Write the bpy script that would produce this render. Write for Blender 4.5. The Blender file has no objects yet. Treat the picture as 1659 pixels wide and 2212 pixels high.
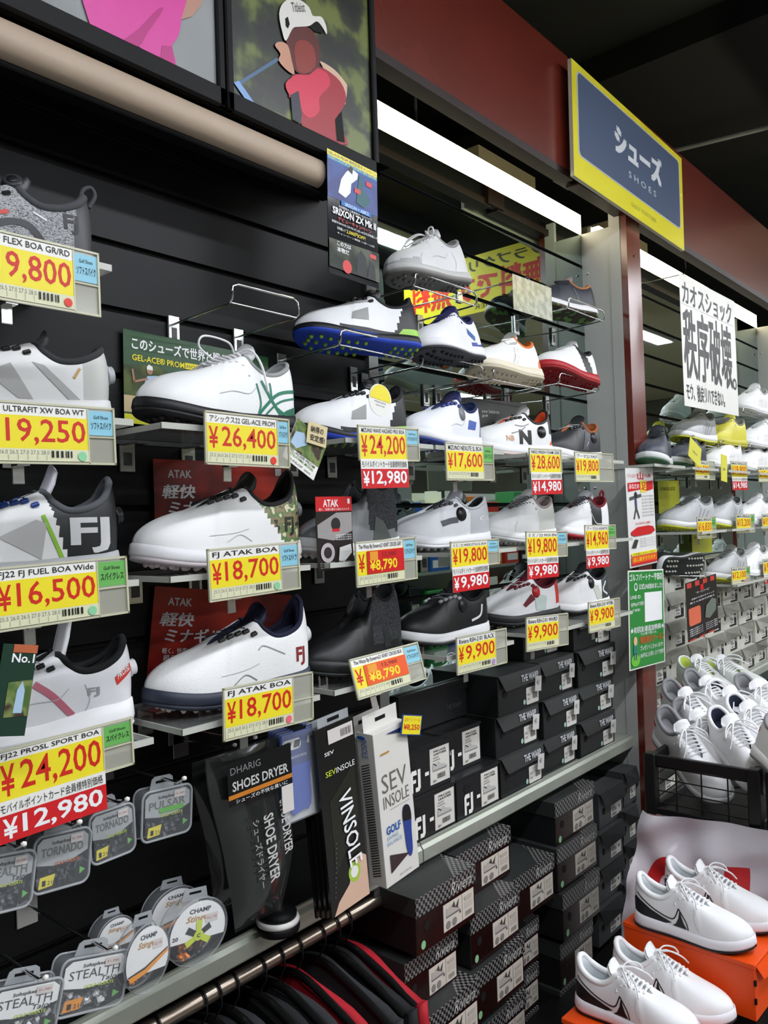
import bpy, bmesh, math, random
from mathutils import Vector, Matrix
from mathutils.bvhtree import BVHTree
random.seed(7)
SC = bpy.context.scene
COL = SC.collection
PI = math.pi

# ------------------------------------------------------------------ camera
DW = 1.35            # distance from the camera to the slat wall (m)
CAMZ = 1.50
W_, H_, F_ = 1659.0, 2212.0, 1750.0
def _axes():
    vp = (2334.0, 1079.0); a = 0.033
    ex = Vector(((vp[0]-W_/2)/F_, (vp[1]-H_/2)/F_, 1)).normalized()
    c = -(ex.x*a + ex.y)/ex.z
    ez = -Vector((a, 1, c)).normalized()
    ey = ez.cross(ex)
    return Matrix((ex, ey, ez))          # world = A @ (right, down, forward)
A_ = _axes()
CAM = Vector((0, -DW, CAMZ))
cam = bpy.data.cameras.new('camera'); camo = bpy.data.objects.new('camera', cam); COL.objects.link(camo)
cam.sensor_fit = 'HORIZONTAL'; cam.sensor_width = 36.0; cam.lens = 36.0*F_/W_
cam.clip_start = 0.02; cam.clip_end = 200
R3 = Matrix((A_.col[0], -A_.col[1], -A_.col[2])).transposed()
camo.matrix_world = Matrix.Translation(CAM) @ R3.to_4x4()
SC.camera = camo
def ray(u, v): return A_ @ Vector(((u-W_/2)/F_, (v-H_/2)/F_, 1))
def at(u, v, yd):                        # point of the plane yd metres in front of the camera, seen at (u, v)
    d = ray(u, v); return CAM + d*(yd/d.y)
def atx(u, v, x):
    d = ray(u, v); return CAM + d*(x/d.x)
def atz(u, v, z):
    d = ray(u, v); return CAM + d*((z-CAMZ)/d.z)
def atd(u, v, w): return CAM + ray(u, v)*w
def pix(p):
    c = A_.transposed() @ (Vector(p)-CAM); return c.x/c.z*F_+W_/2, c.y/c.z*F_+H_/2

# ------------------------------------------------------------------ world, exposure
wd = bpy.data.worlds.new('world'); SC.world = wd; wd.use_nodes = True
wd.node_tree.nodes['Background'].inputs[0].default_value = (0.9, 0.95, 1.0, 1)
wd.node_tree.nodes['Background'].inputs[1].default_value = 0.03
SC.view_settings.view_transform = 'Standard'; SC.view_settings.look = 'None'
SC.view_settings.gamma = 1.0; SC.view_settings.use_curve_mapping = False
SC.view_settings.exposure = 1.5
LAMP_E = 18.0         # emission of the ceiling lamps
STRIP_E = 2.4         # emission of the cornice strips (a mirror reflection made to emit)

# ------------------------------------------------------------------ materials
def lin(c): return tuple(((x/12.92) if x <= 0.04045 else ((x+0.055)/1.055)**2.4) for x in c)
def hx(s): return tuple(int(s[i:i+2], 16)/255 for i in (0, 2, 4))
_M = {}
def mat(name, col='808080', rough=0.5, metal=0.0, spec=0.5, emit=0.0, trans=0.0, alpha=1.0, coat=0.0, ior=1.45, noise=0.0, nscale=40.0, bump=0.0, bscale=300.0, col2=None):
    if name in _M: return _M[name]
    m = bpy.data.materials.new(name); m.use_nodes = True; _M[name] = m
    nt = m.node_tree; b = nt.nodes['Principled BSDF']
    c = lin(hx(col)) + (1,)
    b.inputs['Base Color'].default_value = c
    b.inputs['Roughness'].default_value = rough; b.inputs['Metallic'].default_value = metal
    b.inputs['Specular IOR Level'].default_value = spec; b.inputs['IOR'].default_value = ior
    b.inputs['Transmission Weight'].default_value = trans; b.inputs['Alpha'].default_value = alpha
    b.inputs['Coat Weight'].default_value = coat; b.inputs['Coat Roughness'].default_value = 0.08
    if emit > 0:
        b.inputs['Emission Color'].default_value = c; b.inputs['Emission Strength'].default_value = emit
    if noise > 0 or bump > 0 or col2:
        tc = nt.nodes.new('ShaderNodeTexCoord')
    if noise > 0 or col2:
        n = nt.nodes.new('ShaderNodeTexNoise'); n.inputs['Scale'].default_value = nscale; n.inputs['Detail'].default_value = 3
        nt.links.new(tc.outputs['Object'], n.inputs['Vector'])
        r = nt.nodes.new('ShaderNodeValToRGB'); nt.links.new(n.outputs['Fac'], r.inputs[0])
        c2 = lin(hx(col2)) if col2 else tuple(x*(1-noise) for x in c[:3])
        r.color_ramp.elements[0].color = tuple(c2) + (1,); r.color_ramp.elements[1].color = c
        r.color_ramp.elements[0].position = 0.4; r.color_ramp.elements[1].position = 0.6
        nt.links.new(r.outputs[0], b.inputs['Base Color'])
    if bump > 0:
        n2 = nt.nodes.new('ShaderNodeTexNoise'); n2.inputs['Scale'].default_value = bscale; n2.inputs['Detail'].default_value = 2
        nt.links.new(tc.outputs['Object'], n2.inputs['Vector'])
        bp = nt.nodes.new('ShaderNodeBump'); bp.inputs['Strength'].default_value = bump; bp.inputs['Distance'].default_value = 0.002
        nt.links.new(n2.outputs['Fac'], bp.inputs['Height']); nt.links.new(bp.outputs[0], b.inputs['Normal'])
    return m
def mat_steps(name, cols, scale, kind='noise', rough=0.6, detail=2.0, coord='Object', stretch=(1, 1, 1)):
    """a patchy procedural pattern with hard steps between the colours"""
    if name in _M: return _M[name]
    m = bpy.data.materials.new(name); m.use_nodes = True; _M[name] = m
    nt = m.node_tree; b = nt.nodes['Principled BSDF']; b.inputs['Roughness'].default_value = rough
    tc = nt.nodes.new('ShaderNodeTexCoord'); mp = nt.nodes.new('ShaderNodeMapping'); mp.inputs['Scale'].default_value = stretch
    nt.links.new(tc.outputs[coord], mp.inputs[0])
    n = nt.nodes.new('ShaderNodeTexNoise'); n.inputs['Scale'].default_value = scale; n.inputs['Detail'].default_value = detail
    nt.links.new(mp.outputs[0], n.inputs['Vector'])
    r = nt.nodes.new('ShaderNodeValToRGB'); nt.links.new(n.outputs['Fac'], r.inputs[0])
    r.color_ramp.interpolation = 'CONSTANT' if kind == 'noise' else 'LINEAR'
    el = r.color_ramp.elements
    k = len(cols)
    while len(el) < k: el.new(0.5)
    for i, cc in enumerate(cols):
        el[i].position = 0.0 if i == 0 else 0.32 + 0.36*i/k
        el[i].color = lin(hx(cc)) + (1,)
    nt.links.new(r.outputs[0], b.inputs['Base Color'])
    return m

# ------------------------------------------------------------------ mesh builder
_TX = {}
def text_geo(s, bold=0.0, shear=0.0):
    """outline of a line of writing, scaled to the unit square"""
    k = (s, bold, shear)
    if k in _TX: return _TX[k]
    cu = bpy.data.curves.new('writing', 'FONT'); cu.body = s; cu.size = 1.0; cu.offset = bold; cu.shear = shear
    cu.resolution_u = 2; cu.fill_mode = 'FRONT'
    ob = bpy.data.objects.new('writing', cu)
    me = bpy.data.meshes.new_from_object(ob)
    vs = [v.co.to_2d() for v in me.vertices]; fs = [tuple(p.vertices) for p in me.polygons]
    bpy.data.objects.remove(ob); bpy.data.curves.remove(cu); bpy.data.meshes.remove(me)
    if not vs: _TX[k] = ([], [], 1); return _TX[k]
    x0 = min(v.x for v in vs); x1 = max(v.x for v in vs); y0 = min(v.y for v in vs); y1 = max(v.y for v in vs)
    w = max(x1-x0, 1e-6); h = max(y1-y0, 1e-6)
    out = ([((v.x-x0)/w, (v.y-y0)/h) for v in vs], fs, w/h)
    _TX[k] = out
    return out
def catmull(pts, n, closed=False):
    P = [Vector(p) for p in pts]; out = []
    m = len(P)
    rng = range(m if closed else m-1)
    for i in rng:
        p1, p2 = P[i], P[(i+1) % m]
        p0 = P[(i-1) % m] if (closed or i > 0) else p1*2-p2
        p3 = P[(i+2) % m] if (closed or i < m-2) else p2*2-p1
        for k in range(n):
            t = k/n
            out.append(0.5*((2*p1)+(p2-p0)*t+(2*p0-5*p1+4*p2-p3)*t*t+(3*p1-p0-3*p2+p3)*t**3))
    if not closed: out.append(P[-1].copy())
    return out
class MB:
    def __init__(s): s.v = []; s.f = []; s.m = []; s.sm = []; s.mats = []
    def mi(s, m):
        if m not in s.mats: s.mats.append(m)
        return s.mats.index(m)
    def add(s, vs, fs, m, smooth=False, M=None):
        o = len(s.v); k = s.mi(m)
        for v in vs:
            v = Vector(v) if len(v) == 3 else Vector((v[0], v[1], 0))
            s.v.append(M @ v if M else v)
        for f in fs: s.f.append(tuple(i+o for i in f)); s.m.append(k); s.sm.append(smooth)
        return s
    def quad(s, a, b, c, d, m, M=None): return s.add([a, b, c, d], [(0, 1, 2, 3)], m, False, M)
    def rect(s, x0, y0, x1, y1, z, m, M=None):
        return s.add([(x0, y0, z), (x1, y0, z), (x1, y1, z), (x0, y1, z)], [(0, 1, 2, 3)], m, False, M)
    def poly(s, pts, z, m, M=None):
        return s.add([(p[0], p[1], z) for p in pts], [tuple(range(len(pts)))], m, False, M)
    def disc(s, cx, cy, rx, ry, z, m, M=None, n=20):
        return s.poly([(cx+rx*math.cos(2*PI*i/n), cy+ry*math.sin(2*PI*i/n)) for i in range(n)], z, m, M)
    def stroke(s, pts, w, z, m, M=None):
        for a, b in zip(pts[:-1], pts[1:]):
            a = Vector(a); b = Vector(b); d = (b-a).normalized(); n = Vector((-d.y, d.x))*(w/2); e = d*(w*0.2)
            s.poly([a-n-e, b-n+e, b+n+e, a+n-e], z, m, M)
        return s
    def box(s, x0, y0, z0, x1, y1, z1, m, M=None, bev=0.0, seg=1):
        if bev <= 0:
            vs = [(x0, y0, z0), (x1, y0, z0), (x1, y1, z0), (x0, y1, z0), (x0, y0, z1), (x1, y0, z1), (x1, y1, z1), (x0, y1, z1)]
            fs = [(3, 2, 1, 0), (4, 5, 6, 7), (0, 1, 5, 4), (1, 2, 6, 5), (2, 3, 7, 6), (3, 0, 4, 7)]
            return s.add(vs, fs, m, False, M)
        bm = bmesh.new(); bmesh.ops.create_cube(bm, size=1)
        for v in bm.verts:
            v.co = Vector(((x0+x1)/2+v.co.x*(x1-x0), (y0+y1)/2+v.co.y*(y1-y0), (z0+z1)/2+v.co.z*(z1-z0)))
        bmesh.ops.bevel(bm, geom=bm.edges[:], offset=bev, segments=seg, affect='EDGES', profile=0.5)
        return s.bm(bm, m, seg > 1, M)
    def bm(s, bm, m, smooth=False, M=None):
        bm.verts.ensure_lookup_table(); bm.verts.index_update()
        vs = [v.co.copy() for v in bm.verts]; fs = [tuple(v.index for v in f.verts) for f in bm.faces]
        bm.free(); return s.add(vs, fs, m, smooth, M)
    def prism(s, pts, z0, z1, m, M=None, smooth=False):
        n = len(pts)
        vs = [(p[0], p[1], z0) for p in pts] + [(p[0], p[1], z1) for p in pts]
        fs = [tuple(range(n-1, -1, -1)), tuple(range(n, 2*n))]
        s.add(vs, fs, m, False, M)
        return s.add(vs, [(i, (i+1) % n, n+(i+1) % n, n+i) for i in range(n)], m, smooth, M)
    def rrect_pts(s, x0, y0, x1, y1, r, n=5):
        out = []
        for cx, cy, a in ((x1-r, y0+r, -PI/2), (x1-r, y1-r, 0), (x0+r, y1-r, PI/2), (x0+r, y0+r, PI)):
            for i in range(n+1): t = a+PI/2*i/n; out.append((cx+r*math.cos(t), cy+r*math.sin(t)))
        return out
    def tube(s, pts, r, m, n=8, M=None, cap=True, closed=False):
        P = [Vector(p) for p in pts]; k = len(P)
        rr = r if isinstance(r, (list, tuple)) else [r]*k
        vs = []; prev = None
        for i, p in enumerate(P):
            if closed: t = (P[(i+1) % k]-P[i-1])
            else: t = (P[min(i+1, k-1)]-P[max(i-1, 0)])
            t = t.normalized() if t.length > 1e-9 else Vector((0, 0, 1))
            if prev is None:
                u = t.orthogonal().normalized()
            else:
                u = prev-t*prev.dot(t); u = u.normalized() if u.length > 1e-6 else t.orthogonal().normalized()
            prev = u; w = t.cross(u)
            for j in range(n):
                a = 2*PI*j/n; vs.append(p+(u*math.cos(a)+w*math.sin(a))*rr[i])
        fs = []
        for i in range(k if closed else k-1):
            a = i*n; b = ((i+1) % k)*n
            for j in range(n): fs.append((a+j, a+(j+1) % n, b+(j+1) % n, b+j))
        s.add(vs, fs, m, True, M)
        if cap and not closed:
            s.add(vs[:n], [tuple(range(n-1, -1, -1))], m, False, M); s.add(vs[-n:], [tuple(range(n))], m, False, M)
        return s
    def lathe(s, prof, m, n=20, M=None, smooth=True, cap=True):
        vs = []; fs = []; k = len(prof)
        for r, z in prof:
            for j in range(n): a = 2*PI*j/n; vs.append((r*math.cos(a), r*math.sin(a), z))
        for i in range(k-1):
            for j in range(n): fs.append((i*n+j, i*n+(j+1) % n, (i+1)*n+(j+1) % n, (i+1)*n+j))
        if cap and prof[0][0] > 1e-6: fs.append(tuple(range(n-1, -1, -1)))
        if cap and prof[-1][0] > 1e-6: fs.append(tuple((k-1)*n+j for j in range(n)))
        return s.add(vs, fs, m, smooth, M)
    def text(s, txt, x0, y0, x1, y1, z, m, M=None, bold=0.0, fit='stretch', shear=0.0):
        cj = any(ord(ch) > 0x2000 for ch in txt)
        vs, fs, ar = text_geo(txt, 0.0 if cj else bold, shear)
        if not vs: return s
        w, h = x1-x0, y1-y0
        if fit == 'left':
            ww = min(w, ar*h); hh = h if ww < w else w/ar; w = ww; y0 += (h-hh)/2; h = hh
        elif fit == 'center':
            ww = min(w, ar*h); hh = h if ww < w else w/ar; x0 += (w-ww)/2; w = ww; y0 += (h-hh)/2; h = hh
        ofs = [(0, 0)]
        if cj and bold > .008:                # heavier strokes for kana and kanji: the same outline laid down a few times
            dx = w/max(1, len(txt))*bold*.9; dy = h*bold*.6; ofs = [(-dx, -dy), (dx, -dy), (-dx, dy), (dx, dy), (0, 0)]
        for k, (ox, oy) in enumerate(ofs): s.add([(x0+ox+v[0]*w, y0+oy+v[1]*h, z+k*.00001) for v in vs], fs, m, False, M)
        return s
    def build(s, name, parent=None, M=None):
        me = bpy.data.meshes.new(name); me.from_pydata([tuple(v) for v in s.v], [], s.f)
        for m in s.mats: me.materials.append(m)
        me.polygons.foreach_set('material_index', s.m); me.polygons.foreach_set('use_smooth', s.sm)
        me.update()
        o = bpy.data.objects.new(name, me); COL.objects.link(o)
        if parent: o.parent = parent
        if M: o.matrix_world = M
        return o
def tag(o, label=None, cat=None, group=None, kind=None):
    if label: o['label'] = label
    if cat: o['category'] = cat
    if group: o['group'] = group
    if kind: o['kind'] = kind
    return o
def thing(name, label, cat, M=None, group=None):
    o = bpy.data.objects.new(name, None); COL.objects.link(o); o.empty_display_size = 0.05
    if M is not None: o.matrix_world = M if isinstance(M, Matrix) else Matrix.Translation(Vector(M))
    return tag(o, label, cat, group)
def struct(mb, name): return tag(mb.build(name), kind='structure')
_CH = {}
def copy_tree(o, parent=None, M=None, label=None, group=None, kids=None):
    """a copy of a thing with copies of its parts and sub-parts (mesh data shared)"""
    c = o.copy(); COL.objects.link(c)
    if parent is not None: c.parent = parent; c.matrix_parent_inverse = o.matrix_parent_inverse
    if M is not None: c.matrix_world = M
    if label: c['label'] = label
    if group: c['group'] = group
    for ch in list(o.children): copy_tree(ch, c)
    return c
def frame(o, x, y):
    """4x4 whose x runs along x, y along y (made square to x) and z comes out towards the viewer"""
    x = Vector(x).normalized(); y = Vector(y); y = (y-x*y.dot(x)).normalized(); z = x.cross(y)
    M = Matrix((x, y, z)).transposed().to_4x4(); M.translation = Vector(o); return M
def card_frame(tl, tr, bl, yd, tilt=0.0):
    """frame with its origin at the lower left corner of a flat card seen at three pixel corners on plane yd; returns (M, width, height)"""
    a, b, c = at(*tl, yd), at(*tr, yd), at(*bl, yd)
    M = frame(c, b-a, a-c); w = (b-a).length; h = (a-c).dot(M.col[1].to_3d())
    if tilt: M = M @ Matrix.Rotation(tilt, 4, 'X')
    return M, w, h
# ------------------------------------------------------------------ shoes
ST_B = [(0, 0), (.015, .020), (.07, .033), (.18, .0365), (.30, .0365), (.40, .039), (.48, .042), (.56, .046), (.65, .050), (.75, .051), (.84, .047), (.92, .036), (.98, .016), (1.0, -.004)]
ST_BM = [(0, 0), (.015, -.020), (.07, -.032), (.18, -.034), (.30, -.032), (.40, -.032), (.48, -.034), (.56, -.038), (.65, -.043), (.75, -.046), (.84, -.045), (.92, -.038), (.975, -.022), (1.0, -.004)]
ST_T = [(.030, 0, .097), (.042, .015, .094), (.085, .026, .083), (.17, .030, .071), (.26, .029, .069), (.33, .026, .080), (.375, .022, .093), (.45, .018, .087), (.53, .014, .079), (.59, .010, .072), (.622, .006, .068), (.638, .003, .066), (.645, .001, .0655), (.647, 0, .065)]
NS = 5
def shoe_mats(sp):
    g = sp.get
    def mm(key, dflt, **k):
        c = g(key, dflt)
        return c if not isinstance(c, str) else mat('shoe_%s_%s' % (key.rstrip('2'), c), c, **k)
    return dict(upper=mm('upper', 'f2f2f2', rough=0.45, bump=g('bump', 0.08)), toe=mm('toe', g('upper', 'f2f2f2'), rough=0.45), heel=mm('heel', g('upper', 'f2f2f2'), rough=0.45),
                mid=mm('mid', 'f4f4f4', rough=0.5), out=mm('out', 'e8e8e8', rough=0.55), lin=mm('lin', '8a8a8a', rough=0.9), tongue=mm('tongue', g('upper', 'f2f2f2'), rough=0.6),
                lace=mm('lace', 'f0f0f0', rough=0.8), cleat=mm('cleat', g('out', 'e8e8e8'), rough=0.5), dial=mm('dial', '202020', rough=0.35), logo=mm('logo', '222222', rough=0.4),
                eye=mm('eye', g('upper', 'f2f2f2'), rough=0.5), stripe=mm('stripe', '888888', rough=0.5))
def make_shoe(name, label, sp, group=None):
    """heel at the origin, toe along +x, +y the outer side (right foot); spec keys pick colours, closure, decals"""
    L = sp.get('L', 0.30); fl = -1.0 if sp.get('left') else 1.0
    hs = sp.get('hs', 1.0)*1.07                                  # height scale of the upper
    mid_h = sp.get('mid_h', 0.020); base = 0.006 if sp.get('spikes', True) else 0.0
    m = shoe_mats(sp)
    def spring(x): return 0.016*max(0, (x-.66)/.34)**1.7 + 0.003*max(0, (.1-x)/.1)
    def solez(x): return base+0.006+mid_h*(1.0+0.35*max(0, (.45-x)/.45))+spring(x)
    Bl = catmull([Vector((p[0], p[1], 0)) for p in ST_B], NS); Bm = catmull([Vector((p[0], p[1], 0)) for p in ST_BM], NS)
    tk = sp.get('heel_tab', 0.0)
    T0 = [Vector(p) for p in ST_T]; T0[0].z += tk; T0[1].z += tk*0.7
    if sp.get('sock'):
        for i, p in enumerate(T0[:7]): p.z += sp['sock']*(1 if i != 6 else 0.8); p.y *= 0.88; p.x = p.x*0.85+0.03
    Tl = catmull(T0, NS); Tm = catmull([Vector((p.x, -p.y*0.95, p.z)) for p in T0], NS)
    B = Bl + Bm[-2:0:-1]; T = Tl + Tm[-2:0:-1]
    n = len(B); half = len(Bl)
    NR = 18
    g_ = []                                                # rows of points
    for r in range(NR+1):
        ph = PI/2*r/NR; row = []
        for i in range(n):
            b, t = B[i], T[i]
            front = max(0.0, min(1.0, (b.x-.62)/.3))
            e = 1.15-0.26*front
            hz = (1-math.cos(ph))**(1.0+0.06*front); vz = math.sin(ph)**e
            if front > 0:                                  # the toe box stays low, then climbs to the throat
                vz = vz*(1-0.22*front)+0.22*front*hz
            zt = base+0.02+t.z*hs
            x = b.x+(t.x-b.x)*hz; y = b.y+(t.y-b.y)*hz; zb = solez(b.x)-0.003
            z = zb+(zt-zb)*vz
            if front == 0: y *= 1+0.05*math.sin(ph*2)
            if b.x < .05: x -= 0.014*math.sin(ph*2)*(1-b.x/.05)*(1-0.25*math.sin(ph))
            row.append(Vector((x*L, y*fl*L/0.30, z)))
        g_.append(row)
    root = thing(name, label, 'shoe', None, group)
    # upper
    up = MB(); reg = sp.get('region')
    allv = [p for row in g_ for p in row]
    fsets = {}
    for r in range(NR):
        for i in range(n):
            a = r*n+i; b = r*n+(i+1) % n; c = (r+1)*n+(i+1) % n; d = (r+1)*n+i
            f = (a, b, c, d) if fl > 0 else (d, c, b, a)
            ctr = (allv[a]+allv[b]+allv[c]+allv[d])/4
            k = 'upper'
            if reg:
                q = reg(ctr.x/L, ctr.z, ctr.y*fl); k = q or 'upper'
            fsets.setdefault(k, []).append(f)
    # keep one vertex pool so the shading stays smooth
    o0 = len(up.v); up.v.extend(allv)
    for k, fs in fsets.items():
        mt = m[k] if k in m else k
        mt = mt if not isinstance(mt, str) else m['upper']
        kk = up.mi(mt)
        for f in fs: up.f.append(tuple(j+o0 for j in f)); up.m.append(kk); up.sm.append(True)
    up_o = up.build('upper', root)
    bvh = BVHTree.FromPolygons([tuple(v) for v in up.v], [tuple(f) for f in up.f])
    # lining: rim roll, inner wall, insole
    li = MB(); top = g_[-1]; ctr0 = Vector((0.3*L, 0, 0))
    rings = [top]
    for sh, dz in ((0.93, -.004), (0.86, -.02), (0.9, -.045)):
        rings.append([Vector((ctr0.x+(p.x-ctr0.x)*sh, p.y*sh*(0.9 if dz < -.01 else 1), max(p.z+dz, base+.03))) for p in top])
    vs = [p for rr in rings for p in rr]; fs = []
    for r in range(len(rings)-1):
        for i in range(n):
            f = (r*n+i, r*n+(i+1) % n, (r+1)*n+(i+1) % n, (r+1)*n+i)
            fs.append(f if fl > 0 else f[::-1])
    li.add(vs, fs, m['lin'], True)
    li.add(rings[-1], [tuple(range(n)) if fl > 0 else tuple(range(n-1, -1, -1))], m['lin'])
    k7 = 6*NS+1
    rim = [top[(i) % n] for i in list(range(n-k7, n))+list(range(0, k7+1))]
    rim = [p+Vector((0, 0, -.001)) for p in rim]
    li.tube(rim, sp.get('rim', 0.0045), m[sp.get('rim_mat', 'lin')], 8)
    li.build('lining', root)
    # midsole
    ms = MB(); cx = 0.5
    def outl(ex, zf):
        out = []
        for i in range(n):
            b = B[i]; nx = B[(i+1) % n]-B[i-1]; nx = Vector((nx.y*1.0, -nx.x*0.30*3.3, 0))
            tn = (B[(i+1) % n]-B[i-1]); tn = Vector((tn.x*L, tn.y, 0)).normalized(); nm = Vector((tn.y, -tn.x, 0))
            if nm.dot(Vector(((b.x-cx)*L, b.y, 0))) < 0: nm = -nm
            p = Vector((b.x*L, b.y*L/0.30, 0))+nm*ex
            out.append(Vector((p.x, p.y*fl, zf(b.x))))
        return out
    zb0 = base+0.004; wave = sp.get('wave', 0.0)
    def zbot(x): return zb0+0.003+spring(x)
    def ztop(x): return solez(x)+wave*math.sin(x*9)
    fle = sp.get('flare', 0.0045)
    prof = [(-0.004, lambda x: zbot(x)-.001), (fle-.001, lambda x: zbot(x)), (fle+.001, lambda x: zbot(x)+.25*(ztop(x)-zbot(x))), (fle, lambda x: zbot(x)+.6*(ztop(x)-zbot(x))), (fle-.0015, lambda x: ztop(x)), (0.0005, lambda x: ztop(x)+.001)]
    def band(mb, prof, mt):
        R = [outl(e, f) for e, f in prof]; vs = [p for rr in R for p in rr]; fs = []
        for r in range(len(R)-1):
            for i in range(n):
                f = (r*n+i, r*n+(i+1) % n, (r+1)*n+(i+1) % n, (r+1)*n+i); fs.append(f if fl > 0 else f[::-1])
        mb.add(vs, fs, mt, True); return R
    band(ms, prof, m['mid']); ms.build('midsole', root)
    so = MB()
    ob = base; oh = sp.get('out_h', 0.006)
    R = band(so, [(fle-.006, lambda x: ob+spring(x)), (fle-.001, lambda x: ob+.0015+spring(x)), (fle+.0005, lambda x: ob+oh*.6+spring(x)), (fle-.001, lambda x: ob+oh+.002+spring(x)), (-.004, lambda x: ob+oh+.003+spring(x))], m['out'])
    bot = R[0]
    fs = []
    for i in range(0, half-1):
        j = (n-i) % n; j2 = (n-i-1) % n
        q = (i, j, j2, i+1)
        q = tuple(dict.fromkeys(q))
        if len(q) > 2: fs.append(q if fl > 0 else q[::-1])
    so.add(bot, fs, m['out'], False)
    if sp.get('spikes', True):
        cl = so
        for xx in (.05, .11, .18, .24, .50, .57, .64, .71, .78, .85, .91):
            for yy in (-.72, 0, .72):
                if xx > .9 and abs(yy) > .5: yy *= .6
                wv = min(abs(B[min(half-1, max(1, int(xx*(half-1))))].y), .05)
                y = (yy*0.036*(1.15 if xx > .45 else .8))*fl*L/.30
                z = ob+spring(xx)
                cl.lathe([(.0055, z+.001), (.0042, z-.0035), (.0022, z-.0058)], m['cleat'], 8, Matrix.Translation((xx*L, y, 0)))
    so.build('outsole', root)
    # tongue
    tg = MB(); tz = 0.02+base
    lift = sp.get('tongue_up', 0.0); sk = sp.get('sock', 0)
    cen = [(.655, .060, .006), (.60, .067, .013), (.50, .079, .019), (.42, .090, .023), (.365, .101, .026), (.33+lift*.2, .112+lift*.7, .027), (.312+lift*.2, .122+lift, .022)]
    if not sk:
        for side, off in ((0, .0), (1, -.005)):
            pass
        vs = []; NC = 9
        for (x, z, hw) in cen:
            for j in range(NC):
                t = -1+2*j/(NC-1)
                vs.append(Vector((x*L, t*hw*fl, tz+z*hs-.004-.010*t*t*(hw/.025))))
        for (x, z, hw) in cen:
            for j in range(NC):
                t = -1+2*j/(NC-1)
                vs.append(Vector((x*L-.005, t*hw*fl*.96, tz+z*hs-.010-.010*t*t*(hw/.025))))
        K = len(cen); fs = []
        def idx(s, i, j): return s*K*NC+i*NC+j
        for i in range(K-1):
            for j in range(NC-1):
                f = (idx(0, i, j), idx(0, i, j+1), idx(0, i+1, j+1), idx(0, i+1, j)); fs.append(f if fl < 0 else f[::-1])
                f = (idx(1, i, j), idx(1, i, j+1), idx(1, i+1, j+1), idx(1, i+1, j)); fs.append(f if fl > 0 else f[::-1])
            for j in (0, NC-1):
                f = (idx(0, i, j), idx(0, i+1, j), idx(1, i+1, j), idx(1, i, j)); fs.append(f)
        for j in range(NC-1): fs.append((idx(0, K-1, j), idx(0, K-1, j+1), idx(1, K-1, j+1), idx(1, K-1, j)))
        tg.add(vs, fs, m['tongue'], True)
        tg.build('tongue', root)
    def throat(x):                                          # half width and height of the opening edge at x (fraction)
        for a, b in zip(ST_T[6:-1], ST_T[7:]):
            if a[0] <= x <= b[0]:
                t = (x-a[0])/(b[0]-a[0]); return a[1]+(b[1]-a[1])*t, a[2]+(b[2]-a[2])*t
        return ST_T[6][1], ST_T[6][2]
    cl_ = sp.get('closure', 'lace')
    def over(p, off=.002):                                  # drop a point onto the upper
        h = bvh.ray_cast(Vector((p[0], p[1], 0.3)), Vector((0, 0, -1)))
        return h[0]+Vector((0, 0, off)) if h[0] else Vector((p[0], p[1], p[2] if len(p) > 2 else .1))
    if cl_ == 'lace':
        la = MB(); xs = [.60, .565, .53, .495, .46, .425, .39]
        for k, x in enumerate(xs):
            hw, z = throat(x); zc = tz+z*hs
            e = over((x*L, (hw+.015)*fl)); e2 = over(((x+.012)*L, -(hw+.015)*fl))
            la.tube(catmull([e+Vector((0, 0, -.002)), Vector((x*L, hw*.7*fl, zc+.003)), Vector((x*L+.002, 0, zc+.006)), Vector((x*L+.003, -hw*.7*fl, zc+.003)), e2+Vector((0, 0, -.002))], 4), sp.get('lace_r', .0026), m['lace'], 6)
        x = .385; hw, z = throat(x); zc = tz+z*hs+.008
        c = Vector((x*L, 0, zc))
        if sp.get('bow', True):
            for sd in (1, -1):
                la.tube(catmull([c, c+Vector((.012, sd*.018, .012)), c+Vector((.03, sd*.040, .004)), c+Vector((.038, sd*.046, -.012)), c+Vector((.020, sd*.030, -.004)), c], 5), .0022, m['lace'], 6)
                la.tube(catmull([c, c+Vector((.02, sd*.012, .006)), c+Vector((.05, sd*.034, -.010)), c+Vector((.062, sd*.050, -.030))], 5), .0022, m['lace'], 6)
            la.tube([c+Vector((0, -.006, 0)), c+Vector((0, .006, .001))], .005, m['lace'], 8)
        if sp.get('loop'):                                  # long loose loop of lace
            la.tube(catmull([c, c+Vector((.03, .02, .012)), c+Vector((.085, .03, .012)), c+Vector((.095, .03, -.006)), c+Vector((.07, .03, -.022))], 6), .0018, m['lace'], 6)
            la.tube(catmull([c, c+Vector((-.012, .025, .004)), c+Vector((-.022, .040, -.02)), c+Vector((-.030, .047, -.065))], 6), .0020, m['lace'], 6)
        la.build('laces', root)
    elif cl_ in ('boa_tongue', 'boa_side', 'boa_heel'):
        la = MB(); pts = []
        for k, x in enumerate((.60, .555, .51, .465, .42)):
            hw, z = throat(x)
            for sd in (1, -1):
                e = over((x*L, sd*(hw+.015)*fl), .001)
                la.box(-.006, -.004, -.002, .006, .004, .004, m['logo'], Matrix.Translation(e) @ Matrix.Rotation(sd*-.4*fl, 4, 'X') @ Matrix.Rotation(.35, 4, 'Y'), .0015)
            a = over((x*L, (hw+.012)*fl*(1 if k % 2 else -1)), .003); pts.append(a)
        if len(pts) > 1:
            q = []
            for a, b in zip(pts[:-1], pts[1:]): q += [a, (a+b)/2+Vector((0, 0, .004))]
            la.tube(q+[pts[-1]], .0010, m['lace'], 5)
        la.build('laces', root)
        dl = MB(); rr = sp.get('dial_r', .0145)
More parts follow.
